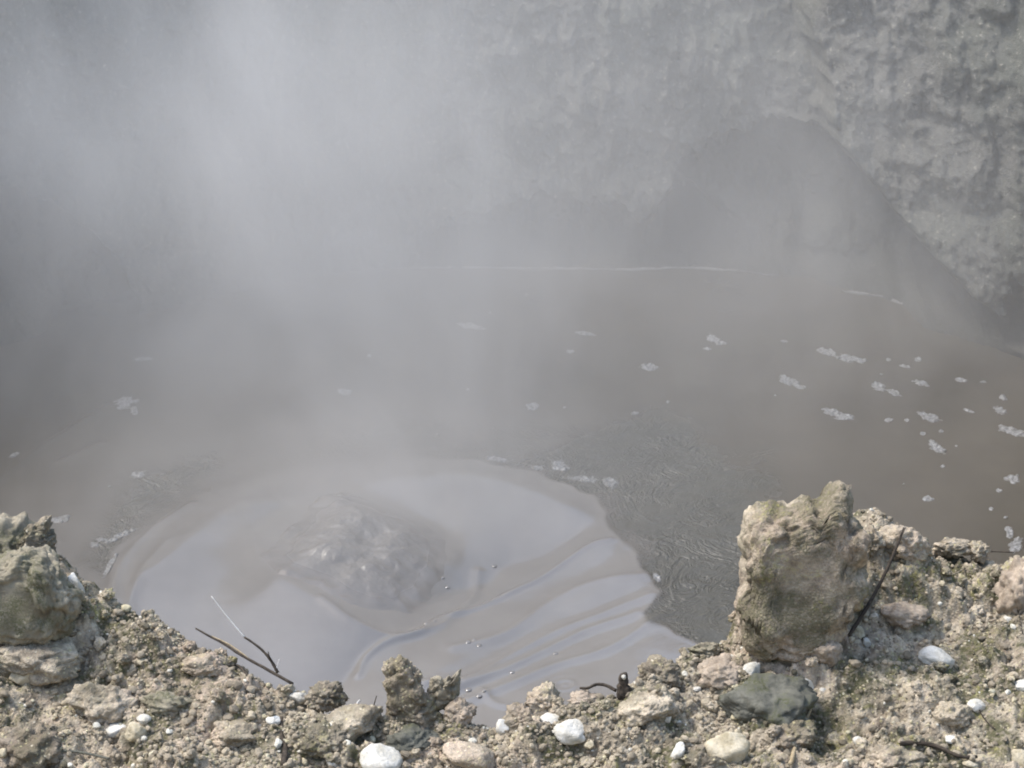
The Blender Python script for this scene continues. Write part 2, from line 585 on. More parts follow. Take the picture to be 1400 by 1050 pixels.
for _ in range(5000):
    q = np.zeros_like(QH)
    q[1:-1, 1:-1] = ((QH[2:, 1:-1] + QH[:-2, 1:-1]) / hy ** 2 + al * (QH[1:-1, 2:] + QH[1:-1, :-2]) / hx ** 2 - div[1:-1, 1:-1]) / den
    QH = np.where(qin, q, 0)
ui = np.clip((PX - px_[0]) / hx, 0, QH.shape[1] - 1.001)
vi = np.clip((PY - py_[0]) / hy, 0, QH.shape[0] - 1.001)
ii, jj = ui.astype(int), vi.astype(int)
fu, fv = ui - ii, vi - jj
PH = QH[jj, ii] * (1 - fu) * (1 - fv) + QH[jj, ii + 1] * fu * (1 - fv) + QH[jj + 1, ii] * (1 - fu) * fv + QH[jj + 1, ii + 1] * fu * fv
PH = blur(blur(PH, 1), 1)
PH += (0.006 * sstep(-0.04, 0.03, sd_fresh) + 0.006 * np.exp(-(sd_fresh / 0.03) ** 2)) * sstep(500, 800, SX)
# ridges and creases of the flow
ridges = [([(488, 912), (500, 890), (530, 870), (570, 855), (600, 830), (640, 815), (700, 790), (740, 775), (800, 745), (835, 738)], 0.010, 0.030),
          ([(580, 925), (640, 915), (700, 880), (760, 850), (830, 830), (890, 815)], 0.014, 0.06),
          ([(600, 937), (680, 905), (740, 877), (800, 852), (870, 836)], 0.012, 0.05),
          ([(640, 945), (700, 920), (760, 897), (830, 880), (905, 842)], 0.010, 0.05),
          ([(620, 872), (690, 850), (740, 815), (800, 792), (880, 788)], 0.010, 0.06),
          ([(440, 830), (480, 852), (540, 862), (600, 840), (645, 795), (655, 760)], 0.010, 0.045),
          ([(660, 930), (680, 951), (720, 953), (745, 935)], 0.008, 0.03),
          ([(150, 830), (165, 775), (205, 730), (262, 694)], 0.012, 0.05),
          ([(175, 840), (190, 790), (230, 748)], 0.008, 0.05),
          ([(0, 655), (60, 610), (150, 555)], 0.006, 0.04),
          ([(80, 632), (140, 606)], 0.007, 0.03)]
for pts, amp, wd in ridges:
    c = smooth_curve(W(pts))
    x0, x1 = c[:, 0].min() - 0.3, c[:, 0].max() + 0.3
    y0, y1 = c[:, 1].min() - 0.3, c[:, 1].max() + 0.3
    jx = slice(*np.searchsorted(px_, (x0, x1)))
    jy = slice(*np.searchsorted(py_, (y0, y1)))
    q = seg_dist(PX[jy, jx] + 0.3 * w2[jy, jx], PY[jy, jx] + 0.3 * w2[jy, jx], [tuple(v) for v in c])
    PH[jy, jx] += 1.25 * amp * (np.exp(-(q / wd) ** 2) + 0.25 * np.exp(-(q / (0.35 * wd)) ** 2))
for (a, b), R in (((772, 927), 0.09), ((653, 868), 0.05)):
    c = on_plane(a, b)
    q = np.hypot(PX - c[0], PY - c[1])
    PH += 0.004 * np.cos(q / R * 9) * np.exp(-(q / R) ** 2)
PH += 0.004 * fbm(PX * 1.1, PY * 1.5, octaves=3)
ripple_polys = [([(690, 640), (790, 600), (900, 570), (1020, 640), (1060, 760), (1010, 900), (900, 900), (880, 830), (905, 810), (850, 745), (815, 680), (760, 650)], 0.35, 1.0),
                ([(395, 625), (560, 575), (800, 585), (860, 680), (700, 640), (560, 620)], 0.25, 0.45),
                ([(170, 690), (190, 650), (270, 630), (280, 680), (230, 720), (150, 780), (110, 790), (130, 740)], 0.22, 0.9)]
ripple = np.zeros_like(PX)
for pts, soft, amp in ripple_polys:
    ripple = np.maximum(ripple, amp * sstep(-soft, soft * 0.6, poly_sd(PX + 4.5 * warp + 0.05 * fbm(PX * 7, PY * 7, octaves=3), PY + 4.5 * warp, W(pts))))
ripple = np.clip(ripple, 0.0, 1) * (1 - 0.9 * fresh)
ripple = np.maximum(ripple, 0.03)
PH += 0.007 * ripple * fbm(PX * 5, PY * 6, octaves=4, gain=0.6)
mud_pool = mesh_from('mud_pool', np.stack([PX, PY, PH], -1).reshape(-1, 3), grid_faces(*PX.shape), M_MUD, True, {'fresh': fresh_col * (1 - 0.75 * np.clip(ripple - 0.05, 0, 1)), 'ripple': ripple})
tag(mud_pool, 'wide grey pool of hot liquid mud below the cliff', 'mud pool', kind='structure')


def pool_z(x, y):
    i = int(np.clip(np.searchsorted(px_, x), 0, len(px_) - 1))
    j = int(np.clip(np.searchsorted(py_, y), 0, len(py_) - 1))
    return float(PH[j, i])


# ------------------------------------------------------------------ the churning boil in the pool
def make_boil():
    out = W([(437, 684), (470, 676), (520, 684), (575, 700), (610, 725), (612, 765), (590, 800), (560, 826), (500, 833), (462, 828), (436, 812), (385, 800), (362, 778), (385, 745), (412, 712)])
    cx, cy = np.mean(out, 0)
    xs = np.arange(cx - 1.0, cx + 1.0, 0.0085)
    ys = np.arange(cy - 1.0, cy + 1.1, 0.0085)
    X, Y = np.meshgrid(xs, ys)
    wq = 0.035 * fbm(X * 4, Y * 4, octaves=3)
    sd = poly_sd(X + wq, Y - wq, out)
    d1, _ = domes(X + 0.5 * wq, Y, 0.42, 21, 0.95, 0.5, 0.8)
    d2, _ = domes(X - wq, Y + wq, 0.19, 22, 0.9, 0.4, 0.75)
    d3, _ = domes(X, Y, 0.08, 23, 0.7, 0.3, 0.65)
    body = sstep(-0.01, 0.42, sd)
    bil = blur(blur(0.42 * d1 * 0.17 + 0.17 * d2 * 0.24 + 0.07 * d3 * 0.26, 3), 3)
    h = body * (0.075 + bil + 0.012 * fbm(X * 8, Y * 8, octaves=5, gain=0.6))
    gx0 = on_plane(470, 780)[0]
    ring = 0.012 * np.exp(-((sd - 0.03) / 0.05) ** 2) * np.clip(0.7 + fbm(X * 5, Y * 5, octaves=3), 0, 2)
    h += ring * sstep(gx0 + 0.35, gx0 - 0.15, X)
    h += 0.03 * np.exp(-(np.hypot(X - on_plane(455, 690)[0], Y - on_plane(455, 690)[1]) / 0.10) ** 2)
    ui, vi = (X - px_[0]) / (px_[1] - px_[0]), (Y - py_[0]) / (py_[1] - py_[0])
    ii, jj = ui.astype(int), vi.astype(int)
    fu, fv = ui - ii, vi - jj
    bz = PH[jj, ii] * (1 - fu) * (1 - fv) + PH[jj, ii + 1] * fu * (1 - fv) + PH[jj + 1, ii] * (1 - fu) * fv + PH[jj + 1, ii + 1] * fu * fv
    z = bz + h * sstep(-0.04, 0.03, sd) - 0.006 * (1 - sstep(-0.06, 0.02, sd))
    keep = (sd > -0.12)
    F = grid_faces(*X.shape)
    k = keep.ravel()[F].all(1)
    F = F[k]
    used = np.unique(F)
    remap = np.full(X.size, -1)
    remap[used] = np.arange(len(used))
    V = np.stack([X, Y, z], -1).reshape(-1, 3)[used]
    return mesh_from('mud_boil', V, remap[F], M_BOIL, True, {'inner': sstep(-0.02, 0.28, sd).ravel()[used]})


tag(make_boil(), 'churning grey dome of boiling mud in the middle of the fresh flow', 'boiling mud')


# ------------------------------------------------------------------ foam on the mud
def make_foam(pts, name, size_px, label, cat='foam', group=None, res=0.006):
    """pts: survey points (px,py,half length px,half width px,angle deg) of the lobes that make one patch"""
    cs = np.array([on_plane(a, b) for a, b, *_ in pts])
    mpp = np.linalg.norm(cs[0] - CAM) / FPX
    R = max(max(L, 2.2 * Wd) for _, _, L, Wd, _ in pts) * mpp * 1.5
    xs = np.arange(cs[:, 0].min() - R, cs[:, 0].max() + R, res)
    ys = np.arange(cs[:, 1].min() - R, cs[:, 1].max() + R, res)
    X, Y = np.meshgrid(xs, ys)
    qx, qy = project(X, Y, 0 * X)
    k = random.uniform(0, 50)
    wob = fbm(X * 16 + k, Y * 16, octaves=3, gain=0.6)
    f = np.full_like(X, -9.0)
    wsc = []
    for (a, b, L, Wd, ang) in pts:
        ca, sa = math.cos(math.radians(ang)), math.sin(math.radians(ang))
        u, v = (qx - a) * ca + (qy - b) * sa, -(qx - a) * sa + (qy - b) * ca
        f = np.maximum(f, 1 - np.hypot(u / L, v / Wd))
        wsc.append(min(L, Wd))
    f = f + 0.42 * wob * (1 if max(wsc) > 3 else 0.4)
    d1, _ = domes(X, Y, 0.034, int(k) + 3, 0.9, 0.4, 0.7)
    d2, _ = domes(X, Y, 0.017, int(k) + 5, 0.8, 0.4, 0.7)
    h = sstep(0.0, 0.35, f) * (0.004 + 0.034 * d1 * 0.55 + 0.017 * d2 * 0.6) - 0.002
    near = [int(np.clip(np.searchsorted(px_, x), 0, len(px_) - 1)) for x in xs]
    nearj = [int(np.clip(np.searchsorted(py_, y), 0, len(py_) - 1)) for y in ys]
    Z = PH[np.ix_(nearj, near)]
    Z = blur(Z, 2) + h
    keep = f > -0.03
    F = grid_faces(*X.shape)
    F = F[keep.ravel()[F].all(1)]
    if not len(F): return None
    # keep the largest connected piece so that one patch stays one piece
    par = np.arange(X.size)

    def find(i):
        while par[i] != i:
            par[i] = par[par[i]]; i = par[i]
        return i
    for q in F:
        r0 = find(q[0])
        for t in q[1:]:
            par[find(t)] = r0
    lab = np.array([find(q[0]) for q in F])
    vals, cnts = np.unique(lab, return_counts=True)
    F = F[lab == vals[cnts.argmax()]]
    used = np.unique(F)
    remap = np.full(X.size, -1); remap[used] = np.arange(len(used))
    V = np.stack([X, Y, Z], -1).reshape(-1, 3)[used]
    o = mesh_from(name, V, remap[F], M_FOAM, True, {'thick': np.clip(f, 0, 1).ravel()[used] * 1.4})
    return tag(o, label, cat, group or 'foam patches floating on the mud')


foams = [
    ([(643, 446, 19, 5, 10)], 2.6, 'long pale foam streak floating far out below the middle of the cliff'),
    ([(800, 456, 17, 3, 8)], 2.2, 'thin straight sliver of foam farthest right of the two long far streaks'),
    ([(780, 481, 7, 3, 6)], 2.0, 'small oval foam fleck just below the thin straight sliver'),
    ([(975, 463, 11, 6, 20), (985, 469, 8, 3, 10)], 2.6, 'lumpy rounded foam clump with a thin fleck lying under it'),
    ([(967, 477, 7, 2, 6)], 1.8, 'thin foam fleck just under the lumpy rounded clump'),
    ([(888, 502, 13, 6, 0)], 2.8, 'neat oval foam patch alone in the middle of the far pool'),
    ([(728, 556, 11, 6, 0)], 2.6, 'round faint foam patch behind the fresh mud flow'),
    ([(473, 536, 13, 5, 5)], 2.6, 'faint foam patch veiled by the steam left of centre'),
    ([(195, 491, 15, 3, -4), (222, 490, 7, 2, -2)], 2.2, 'flat faint foam streak close to the dark rock at far left'),
    ([(172, 551, 18, 8, -8), (184, 563, 5, 10, -15)], 2.6, 'hooked foam patch with a tail pointing down, left side of pool'),
    ([(85, 711, 15, 6, -10)], 2.4, 'bubbly foam patch at the tip of the dark rock spike'),
    ([(188, 648, 12, 5, -3)], 2.4, 'short foam patch above the dark wrinkled mud at left'),
    ([(130, 745, 8, 5, 0)], 2.2, 'small bubbly foam patch beside the curling flow edge at left'),
    ([(1072, 467, 6, 2, 6)], 1.8, 'tiny foam sliver left of the longest streak'),
    ([(1132, 482, 17, 5, 10), (1163, 491, 23, 5, 8)], 2.8, 'longest foam streak, two joined lobes, toward the right shore'),
    ([(1078, 521, 15, 6, 18), (1093, 529, 11, 3, 12)], 2.8, 'white foam patch with a thin tail, left end of the right drift'),
    ([(1200, 528, 12, 7, 15), (1222, 537, 12, 4, 16)], 2.8, 'bright foam patch trailing a narrow tail to the right'),
    ([(1138, 563, 15, 6, 12), (1154, 570, 16, 5, 6)], 2.8, 'broad foam patch nearest the middle of the pool'),
    ([(1260, 524, 11, 4, 14)], 2.3, 'short slanting foam dash right of the bright tailed patch'),
    ([(1314, 520, 10, 3, 8)], 2.2, 'flat foam dash near the foot of the right rock'),
    ([(1344, 522, 6, 2, 0)], 1.8, 'tiny dash of foam beside the flat one near the right rock'),
    ([(1372, 544, 7, 4, 10)], 2.2, 'small round foam blob above a larger one at right edge'),
    ([(1367, 561, 10, 6, 16)], 2.5, 'rounded foam blob under a smaller one at right edge'),
    ([(1271, 571, 18, 6, 22)], 2.8, 'smooth slanting foam oval above the thickest white patch'),
    ([(1280, 611, 17, 7, 34)], 2.9, 'thickest white slanting foam patch on the right of the pool'),
    ([(1384, 590, 22, 6, 16)], 2.7, 'long foam streak running out at the right edge'),
    ([(1325, 562, 11, 2, 14)], 1.9, 'thin broken foam line between two ovals on the right'),
    ([(1236, 501, 10, 2, 10)], 1.8, 'faint broken foam dash right of the longest streak'),
    ([(1268, 682, 10, 4, 4)], 2.4, 'lone foam patch floating just behind the domed rim rock'),
    ([(1385, 655, 11, 7, 4)], 2.6, 'white foam blob at the right edge above the rim'),
    ([(1380, 728, 6, 10, -20), (1390, 745, 12, 12, 0)], 3.0, 'large spread of foam against the bank at the right edge'),
    ([(868, 565, 6, 4, 0)], 2.0, 'dim little foam ring behind the wrinkled mud'),
    ([(20, 622, 8, 4, -30)], 2.0, 'small slanting foam fleck near the left edge'),
    ([(680, 628, 20, 4, 4)], 2.0, 'narrow crescent of foam on the far edge of the flow'),
    ([(735, 640, 12, 4, 0)], 2.0, 'small foam crescent between two larger ones on flow edge'),
    ([(766, 637, 15, 8, 10)], 2.2, 'curled foam clump on the far edge of the fresh flow'),
    ([(800, 655, 24, 5, 6), (835, 660, 14, 7, 20), (858, 674, 12, 12, 50)], 2.4, 'frothy lace of foam at the right corner of the fresh flow'),
    ([(898, 790, 10, 5, 50), (905, 805, 8, 6, 60)], 1.8, 'thin froth where the flow meets the dark wrinkled mud'),
    ([(165, 733, 26, 4, -22), (140, 738, 10, 4, 0)], 2.0, 'long foam crest on the curling left edge of the flow'),
    ([(150, 775, 20, 4, -58), (128, 768, 8, 6, 0), (120, 780, 8, 5, 0)], 2.0, 'ragged froth between the left bank and the curling flow edge'),
]
for pts, sz, lab in foams:
    make_foam(pts, 'foam_patch', sz, lab)
for (a, b, r) in [(1215, 492, 4), (1255, 492, 6), (1205, 512, 3), (1262, 593, 5), (1287, 590, 4), (1307, 610, 3), (1289, 638, 4), (1366, 671, 5), (1355, 696, 4),
                  (1375, 708, 4), (913, 550, 3), (505, 487, 4), (670, 428, 3), (720, 403, 3), (1215, 575, 6), (1060, 541, 2), (150, 665, 3), (1235, 662, 2), (1240, 575, 4), (598, 595, 3), (640, 533, 3), (772, 557, 3)]:
    make_foam([(a, b, r, r * 0.6, 0)], 'foam_fleck', 1.7, 'tiny round fleck of foam alone on the open mud', 'foam', 'tiny foam flecks on the open mud')

bubble_v, bubble_f = ico(3)
for (a, b) in [(604, 775), (611, 783), (574, 786), (593, 836), (583, 841), (640, 866), (648, 862), (655, 869), (535, 800), (676, 752), (700, 905), (640, 930), (655, 941), (662, 936), (575, 922), (760, 880)]:
    w = on_plane(a, b)
    r_ = random.uniform(0.010, 0.022)
    o = mesh_from('mud_bubble', bubble_v * np.array([r_, r_, 0.34 * r_]), bubble_f, M_MUD, True, {'fresh': np.ones(len(bubble_v)), 'ripple': np.zeros(len(bubble_v))})
    o.location = (w[0], w[1], pool_z(w[0], w[1]))
    tag(o, 'tiny shiny bubble swelling on the fresh grey mud', 'bubble', 'tiny bubbles on the fresh mud')

# ------------------------------------------------------------------ the cliff round the far side
edge_px = [(0, 497), (60, 472), (160, 440), (250, 415), (400, 384), (480, 372), (560, 366), (700, 366), (850, 369), (960, 366), (1050, 376), (1095, 384), (1180, 402), (1240, 420), (1300, 437), (1360, 452), (1400, 470)]
ep = np.array([on_plane(a, b) for a, b in edge_px])
ex = np.concatenate([[-30, -9, -6.0], ep[:, 0], [6.2, 9, 30]])
ey = np.concatenate([[4, 12.0, 15.2], ep[:, 1], [15.4, 12.0, 4]])
TOP = 6.2
cx_ = nonuni([(-30, -8, 1.0), (-8, -5, 0.1), (-5, 5.4, 0.018), (5.4, 8, 0.1), (8, 30, 1.0)])
cv_ = nonuni([(-0.4, 2.7, 0.016), (2.7, TOP, 0.06), (TOP, TOP + 1.5, 0.15), (TOP + 1.5, TOP + 40, 2.5)])
CX, CV = np.meshgrid(cx_, cv_)


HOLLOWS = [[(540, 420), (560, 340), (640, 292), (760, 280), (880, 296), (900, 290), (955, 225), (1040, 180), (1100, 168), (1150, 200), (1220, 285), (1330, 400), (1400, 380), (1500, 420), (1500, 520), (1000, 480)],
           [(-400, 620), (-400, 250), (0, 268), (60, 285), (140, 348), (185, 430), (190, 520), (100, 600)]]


def build_cliff():
    Z = np.minimum(CV, TOP)
    beyond = np.clip(CV - TOP, 0, None)
    basey = np.interp(CX, ex, ey)
    lean = 0.42
    Y0 = basey + lean * np.clip(Z, 0, None)
    sx, sy = project(CX, Y0, Z)

    def region(pts, soft):
        return sstep(-soft, soft, poly_sd(sx + 24 * wv + 9 * wv2, sy + 24 * wv + 9 * wv2, pts))
    wv = fbm(CX * 2.2, Z * 2.2, octaves=3)
    wv2 = fbm(CX * 9 + 3, Z * 9, octaves=3)
    off = np.zeros_like(Y0)
    # low hollow under the middle of the wall
    off += 0.55 * region([(560, 420), (570, 330), (640, 292), (760, 280), (880, 296), (930, 290), (1000, 330), (1010, 420)], 10) * np.clip(1 - np.clip(Z, 0, 1) * 0.6, 0.3, 1)
    # deep hollow between the middle wall and the right buttress, with a hump of rock in it
    off += 0.75 * region([(900, 440), (905, 300), (955, 225), (1040, 180), (1100, 168), (1150, 200), (1220, 285), (1330, 400), (1300, 470), (1000, 470)], 18)
    hump = region([(960, 440), (1000, 300), (1080, 240), (1150, 280), (1200, 340), (1270, 440)], 70)
    hl, _ = domes(CX + 0.12 * wv, Z * 1.2 + 0.1 * wv, 0.42, 41, 0.9)
    off -= (0.30 + 0.36 * hl) * hump
    off *= sstep(-0.03, 0.22, Z + 0.05 * wv)
    # right buttress
    off -= 0.60 * region([(1125, -300), (1100, 0), (1118, 150), (1150, 205), (1205, 268), (1262, 335), (1318, 392), (1345, 395), (1372, 372), (1430, 340), (1800, 300), (1800, -300)], 14)
    off += 0.45 * region([(1335, 425), (1345, 402), (1375, 378), (1450, 350), (1500, 420), (1400, 440)], 8)
    off -= 0.40 * region([(1225, 440), (1250, 408), (1320, 408), (1392, 440), (1420, 530), (1300, 520)], 14)
    # left hollow
    off += 0.65 * region([(-400, 620), (-400, 250), (0, 268), (60, 285), (140, 348), (185, 430), (190, 520), (100, 600)], 14)
    off -= 0.35 * region([(-300, 560), (-300, 420), (0, 430), (45, 450), (60, 500), (0, 560)], 16)
    hollow_shade = np.zeros_like(off)  # colour mask: painted shade under the overhangs, plus splashed mud
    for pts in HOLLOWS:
        hollow_shade = np.maximum(hollow_shade, region(pts, 30))
    hollow_shade = hollow_shade * (1 - 0.25 * hump)
    # rough rock
    rocky = np.abs(fbm(CX * 0.9, Y0 * 0.9, Z * 1.1, octaves=4)) * -0.22 + 0.09
    runnel = 0.065 * fbm(CX * 6.5 + 0.8 * wv, Y0 * 0 + 3, Z * 1.1, octaves=5, gain=0.6)
    lump3, _ = domes(CX + 0.05 * wv, Z * 0.8, 0.055, 33, 0.6)
    lump, _ = domes(CX + 0.06 * wv, Z + 0.06 * wv, 0.34, 31, 0.7)
    lump2, _ = domes(CX, Z, 0.11, 32, 0.55)
    fine = 0.030 * fbm(CX * 11, Y0 * 11, Z * 8, octaves=4, gain=0.72)
    det = rocky + runnel - 0.34 * lump * 0.07 - 0.11 * lump2 * 0.10 - 0.055 * lump3 * 0.30 + fine
    lowfade = sstep(-0.05, 0.4, Z) * 0.45 + 0.55
    Y = Y0 + off + det * lowfade + beyond
    Y = Y + 0.5 * sstep(TOP - 1.2, TOP, Z) ** 2
    Zz = Z + 0.10 * beyond + 0.3 * fbm(CX * 0.35, CX * 0 + 7, octaves=3) * sstep(2.6, TOP, Z)
    return np.stack([CX, Y, Zz], -1), hollow_shade * (0.65 + 0.35 * sstep(-0.3, 0.4, fbm(CX * 3, Z * 3, octaves=4)))


CP, CSHADE = build_cliff()
cliff = mesh_from('cliff', CP.reshape(-1, 3), grid_faces(*CX.shape)[:, ::-1], M_CLIFF, True, {'hollow_shade': CSHADE})
tag(cliff, 'rough grey rock wall with hollows around the far side of the mud pool', 'cliff', kind='structure')


# foam line where the mud laps the rock
def shore_foam(pts, label, rad):
    c = smooth_curve(pts, 150)
    w = np.array([on_plane(a, b) for a, b in c])
    n = len(w)
    m = 9
    V = []
    for i in range(n):
        t = w[min(i + 1, n - 1)] - w[max(i - 1, 0)]
        t = t / np.linalg.norm(t)
        nr = np.array([-t[1], t[0], 0])
        hw = min(1, i / 14, (n - 1 - i) / 14 + 0.01) * rad * np.clip(0.75 + 1.3 * perlin(np.array([w[i][0] * 3.1]), np.array([rad * 90]))[0], 0.12, 2)
        for j in range(m):
            q = (j / (m - 1) - 0.5) * 2
            p = w[i] + nr * q * hw + 0.02 * np.array([0, 1, 0]) * perlin(np.array([w[i][0] * 9]), np.array([2.2]))[0]
            zz = 0.012 * (1 - q * q) + 0.008 * perlin(np.array([p[0] * 25]), np.array([p[1] * 25]))[0]
            V.append((p[0], p[1], (zz if 0 < j < m - 1 else -0.004) + pool_z(p[0], p[1])))
    o = mesh_from('foam_line', np.array(V), grid_faces(n, m), M_FOAM, True, {'thick': np.tile(0.9 * (1 - np.abs(np.linspace(-1, 1, m))), n)})
    tag(o, label, 'foam', 'foam lines along the far shore')


shore_foam([(535, 368), (620, 366), (700, 367), (800, 368), (840, 369), (900, 367), (960, 367), (1010, 371), (1065, 378)], 'thin straight line of foam along the far shore under the cliff', 0.024)
shore_foam([(1150, 398), (1190, 403), (1215, 408), (1240, 417)], 'thick pale foam lapping the rocks at the right far shore', 0.035)


# ------------------------------------------------------------------ rocks
def facet_rock(dims, seed, sub=4, cuts=16, rough=0.06, sharp=1.0):
    r = np.random.default_rng(seed)
    V, F = ico(sub)
    pl = r.normal(size=(cuts, 3)); pl /= np.linalg.norm(pl, axis=1)[:, None]
    dd = r.uniform(0.62, 1.0, cuts)
    dot = V @ pl.T
    rad = np.where(dot > 0.05, dd / np.maximum(dot, 0.05), 9.0)
    rad = np.minimum(rad, 1.15)
    k = 22.0 * sharp
    rad = -np.log(np.exp(-k * rad).mean(1) * cuts / 3.0) / k
    o = r.uniform(0, 50, 3)
    q = V * 2.1 + o
    rad = rad * (1 + rough * 2.2 * fbm(q[:, 0], q[:, 1], q[:, 2], 5, 0.6))
    if sub > 4:
        q = V * 9.0 + o
        rad = rad + rough * 0.35 * fbm(q[:, 0], q[:, 1], q[:, 2], 3, 0.6)
        fh, fc = fracture(V * 1.9 + o + 0.25 * fbm(q[:, 0] * 0.3, q[:, 1] * 0.3, q[:, 2] * 0.3, 3)[:, None], seed)
        rad = rad + 0.10 * fh - 0.025 * fc
    return V * rad[:, None] * np.array(dims) * 0.5, F


def fracture(q, seed):
    """broken facets: each cell of a jittered lattice is a plane with its own tilt; returns (height, closeness to a crack)"""
    xi = np.floor(q).astype(np.int64)
    d1 = np.full(len(q), 9.0); d2 = np.full(len(q), 9.0)
    hh = np.zeros(len(q))
    for a in (-1, 0, 1):
        for b in (-1, 0, 1):
            for c in (-1, 0, 1):
                k = PERM[PERM[PERM[(xi[:, 0] + a + seed) & 255] + ((xi[:, 1] + b) & 255)] + ((xi[:, 2] + c) & 255)]
                r = RND[k]
                v = q - (xi + np.array([a, b, c]) + r[:, :3])
                d = np.linalg.norm(v, axis=1)
                val = (v * GRAD[k]).sum(1) * 0.9 + r[:, 3] * 0.7 - 0.35
                m = d < d1
                d2 = np.where(m, d1, np.minimum(d2, d))
                hh = np.where(m, val, hh)
                d1 = np.where(m, d, d1)
    return hh, np.exp(-((d2 - d1) / 0.07) ** 2)


def rot(seed, tilt=0.35):
    r = np.random.default_rng(seed + 999)
    return np.array((Matrix.Rotation(r.uniform(0, 6.28), 3, 'Z') @ Matrix.Rotation(r.uniform(-tilt, tilt), 3, 'X') @ Matrix.Rotation(r.uniform(-tilt, tilt), 3, 'Y')))


def place_rock(name, px, py, w, h, mat, label, cat='stone', seed=1, rough=0.06, sharp=1.0, sub=4, turn=None, group=None, sink=0.30, cuts=16):
    P = on_ground(px, py + h * 0.18)
    mpp = np.linalg.norm(P - CAM) / FPX
    W_, H_ = w * mpp, h * mpp
    V, F = facet_rock((W_ * 1.12, W_ * 0.55 + H_ * 0.6, H_ * 1.05), seed, sub, cuts, rough, sharp)
    R = np.array(Matrix.Rotation(math.radians(turn or 0), 3, 'Y')) @ np.array(Matrix.Rotation(random.uniform(-0.3, 0.3), 3, 'X'))
    V = V @ R.T
    o = mesh_from(name, V, F, mat, True, {'clod': np.full(len(V), 0.3)})
    o.location = (P[0], P[1], P[2] + H_ * (0.5 - sink) - 0.0)
    return tag(o, label, cat, group)


G_W = 'pale stones scattered on the bank'
stones = [
    (60, 909, 36, 24, M_WHITE, 'bluish white wedge-shaped stone with a flat face, alone on the left bank', 3, 10),
    (157, 998, 34, 17, M_WHITE, 'flat bright white stone touching a rounded cream stone at lower left', 4, -8),
    (197, 983, 16, 12, M_WHITE, 'small blocky white stone just above the rounded cream stone', 5, 0),
    (185, 999, 26, 24, M_CREAM, 'rounded cream stone wedged beside the flat bright white stone', 6, 0),
    (30, 922, 38, 26, M_CREAM, 'yellowish rounded stone just below left of the bluish wedge stone', 7, 0),
    (103, 798, 16, 34, M_WHITE, 'narrow white stone leaning against the mossy boulder', 8, -25),
    (521, 1037, 46, 40, M_WHITE, 'large angular white stone at the bottom edge below the twin stumps', 9, 10),
    (456, 1042, 26, 16, M_WHITE, 'small smooth white stone left of the large angular white stone', 10, 40),
    (408, 952, 24, 15, M_WHITE, 'pale stone on the rim at the lower end of the long twig', 12, 0),
    (375, 984, 18, 9, M_WHITE, 'thin white chip below the long twig on the left slope', 13, 0),
    (687, 993, 16, 20, M_WHITE, 'small upright white stone under the brown clods on the rim', 14, 0),
    (749, 984, 38, 22, M_WHITE, 'long tilted white stone, left one of a close white pair', 15, -22),
    (781, 999, 38, 30, M_WHITE, 'rounded white stone, right one of a close white pair', 16, 5),
    (862, 973, 26, 22, M_WHITE, 'angular white stone below the black root stub', 17, 15),
    (913, 982, 10, 9, M_WHITE, 'tiny bright white pebble right of the angular white stone', 18, 0),
    (896, 986, 22, 13, M_PALE, 'greyish pale stone beside the tiny bright pebble', 19, 0),
    (1028, 916, 22, 26, M_WHITE, 'white and grey streaked stone left of the big dark stone', 20, 5),
    (996, 1027, 58, 54, M_CREAM, 'largest cream stone with a yellowish top at the bottom edge', 21, 30),
    (926, 1026, 14, 26, M_WHITE, 'curved white chip left of the largest cream stone', 22, 25),
    (1280, 899, 40, 24, M_WHITE, 'largest white stone on the right slope, domed and half buried', 23, 0),
    (1334, 965, 20, 15, M_WHITE, 'small round white stone beside the tan block on the right slope', 24, 0),
    (1397, 938, 24, 16, M_WHITE, 'white stone cut off by the right edge of the picture', 25, -25),
    (1172, 864, 18, 20, M_CREAM, 'cream stone at the lower end of the dark leaning branch', 26, 30),
    (1184, 878, 10, 12, M_WHITE, 'small grey white chip just below the cream stone by the branch', 27, 0),
    (1102, 935, 20, 14, M_WHITE, 'broken white chip at the upper right corner of the big dark stone', 28, 35),
    (1378, 848, 10, 16, M_WHITE, 'narrow pale chip standing near the right edge', 29, -20),
    (1300, 1010, 16, 10, M_WHITE, 'little white stone above the dark fallen stick', 30, 0),
    (1326, 1044, 18, 9, M_CREAM, 'flat cream stone under the right end of the dark fallen stick', 31, 10),
    (645, 1033, 64, 30, M_PALE, 'flat pale tan slab near the bottom edge', 32, 18),
    (953, 942, 9, 8, M_WHITE, 'tiny white pebble left of the big dark stone', 33, 0),
    (1125, 943, 9, 8, M_WHITE, 'tiny white pebble right of the big dark stone', 34, 0),
    (805, 1018, 14, 12, M_CREAM, 'small cream pebble below right of the rounded white stone', 35, 0),
    (1392, 1037, 26, 22, M_CREAM, 'cream stone in the lower right corner', 36, 0),
    (1173, 1012, 12, 9, M_WHITE, 'small white pebble on the mossy patch at bottom right', 37, 0),
    (1240, 845, 10, 9, M_WHITE, 'tiny white pebble between the branch and the largest white stone', 38, 0),
    (1195, 842, 9, 8, M_WHITE, 'tiny white pebble right of the dark leaning branch', 39, 0),
    (178, 962, 16, 9, M_CREAM, 'small cream chip above the flat bright white stone', 40, 0),
    (15, 790, 22, 14, M_PALE, 'pale chip on top of the rugged rock at left edge', 41, 0),
]
for px, py, w, h, m, lab, sd, turn in stones:
    place_rock('stone', px, py, w, h, m, lab, 'stone', sd, 0.035, 1.8, 4, turn, G_W, 0.36, 10)

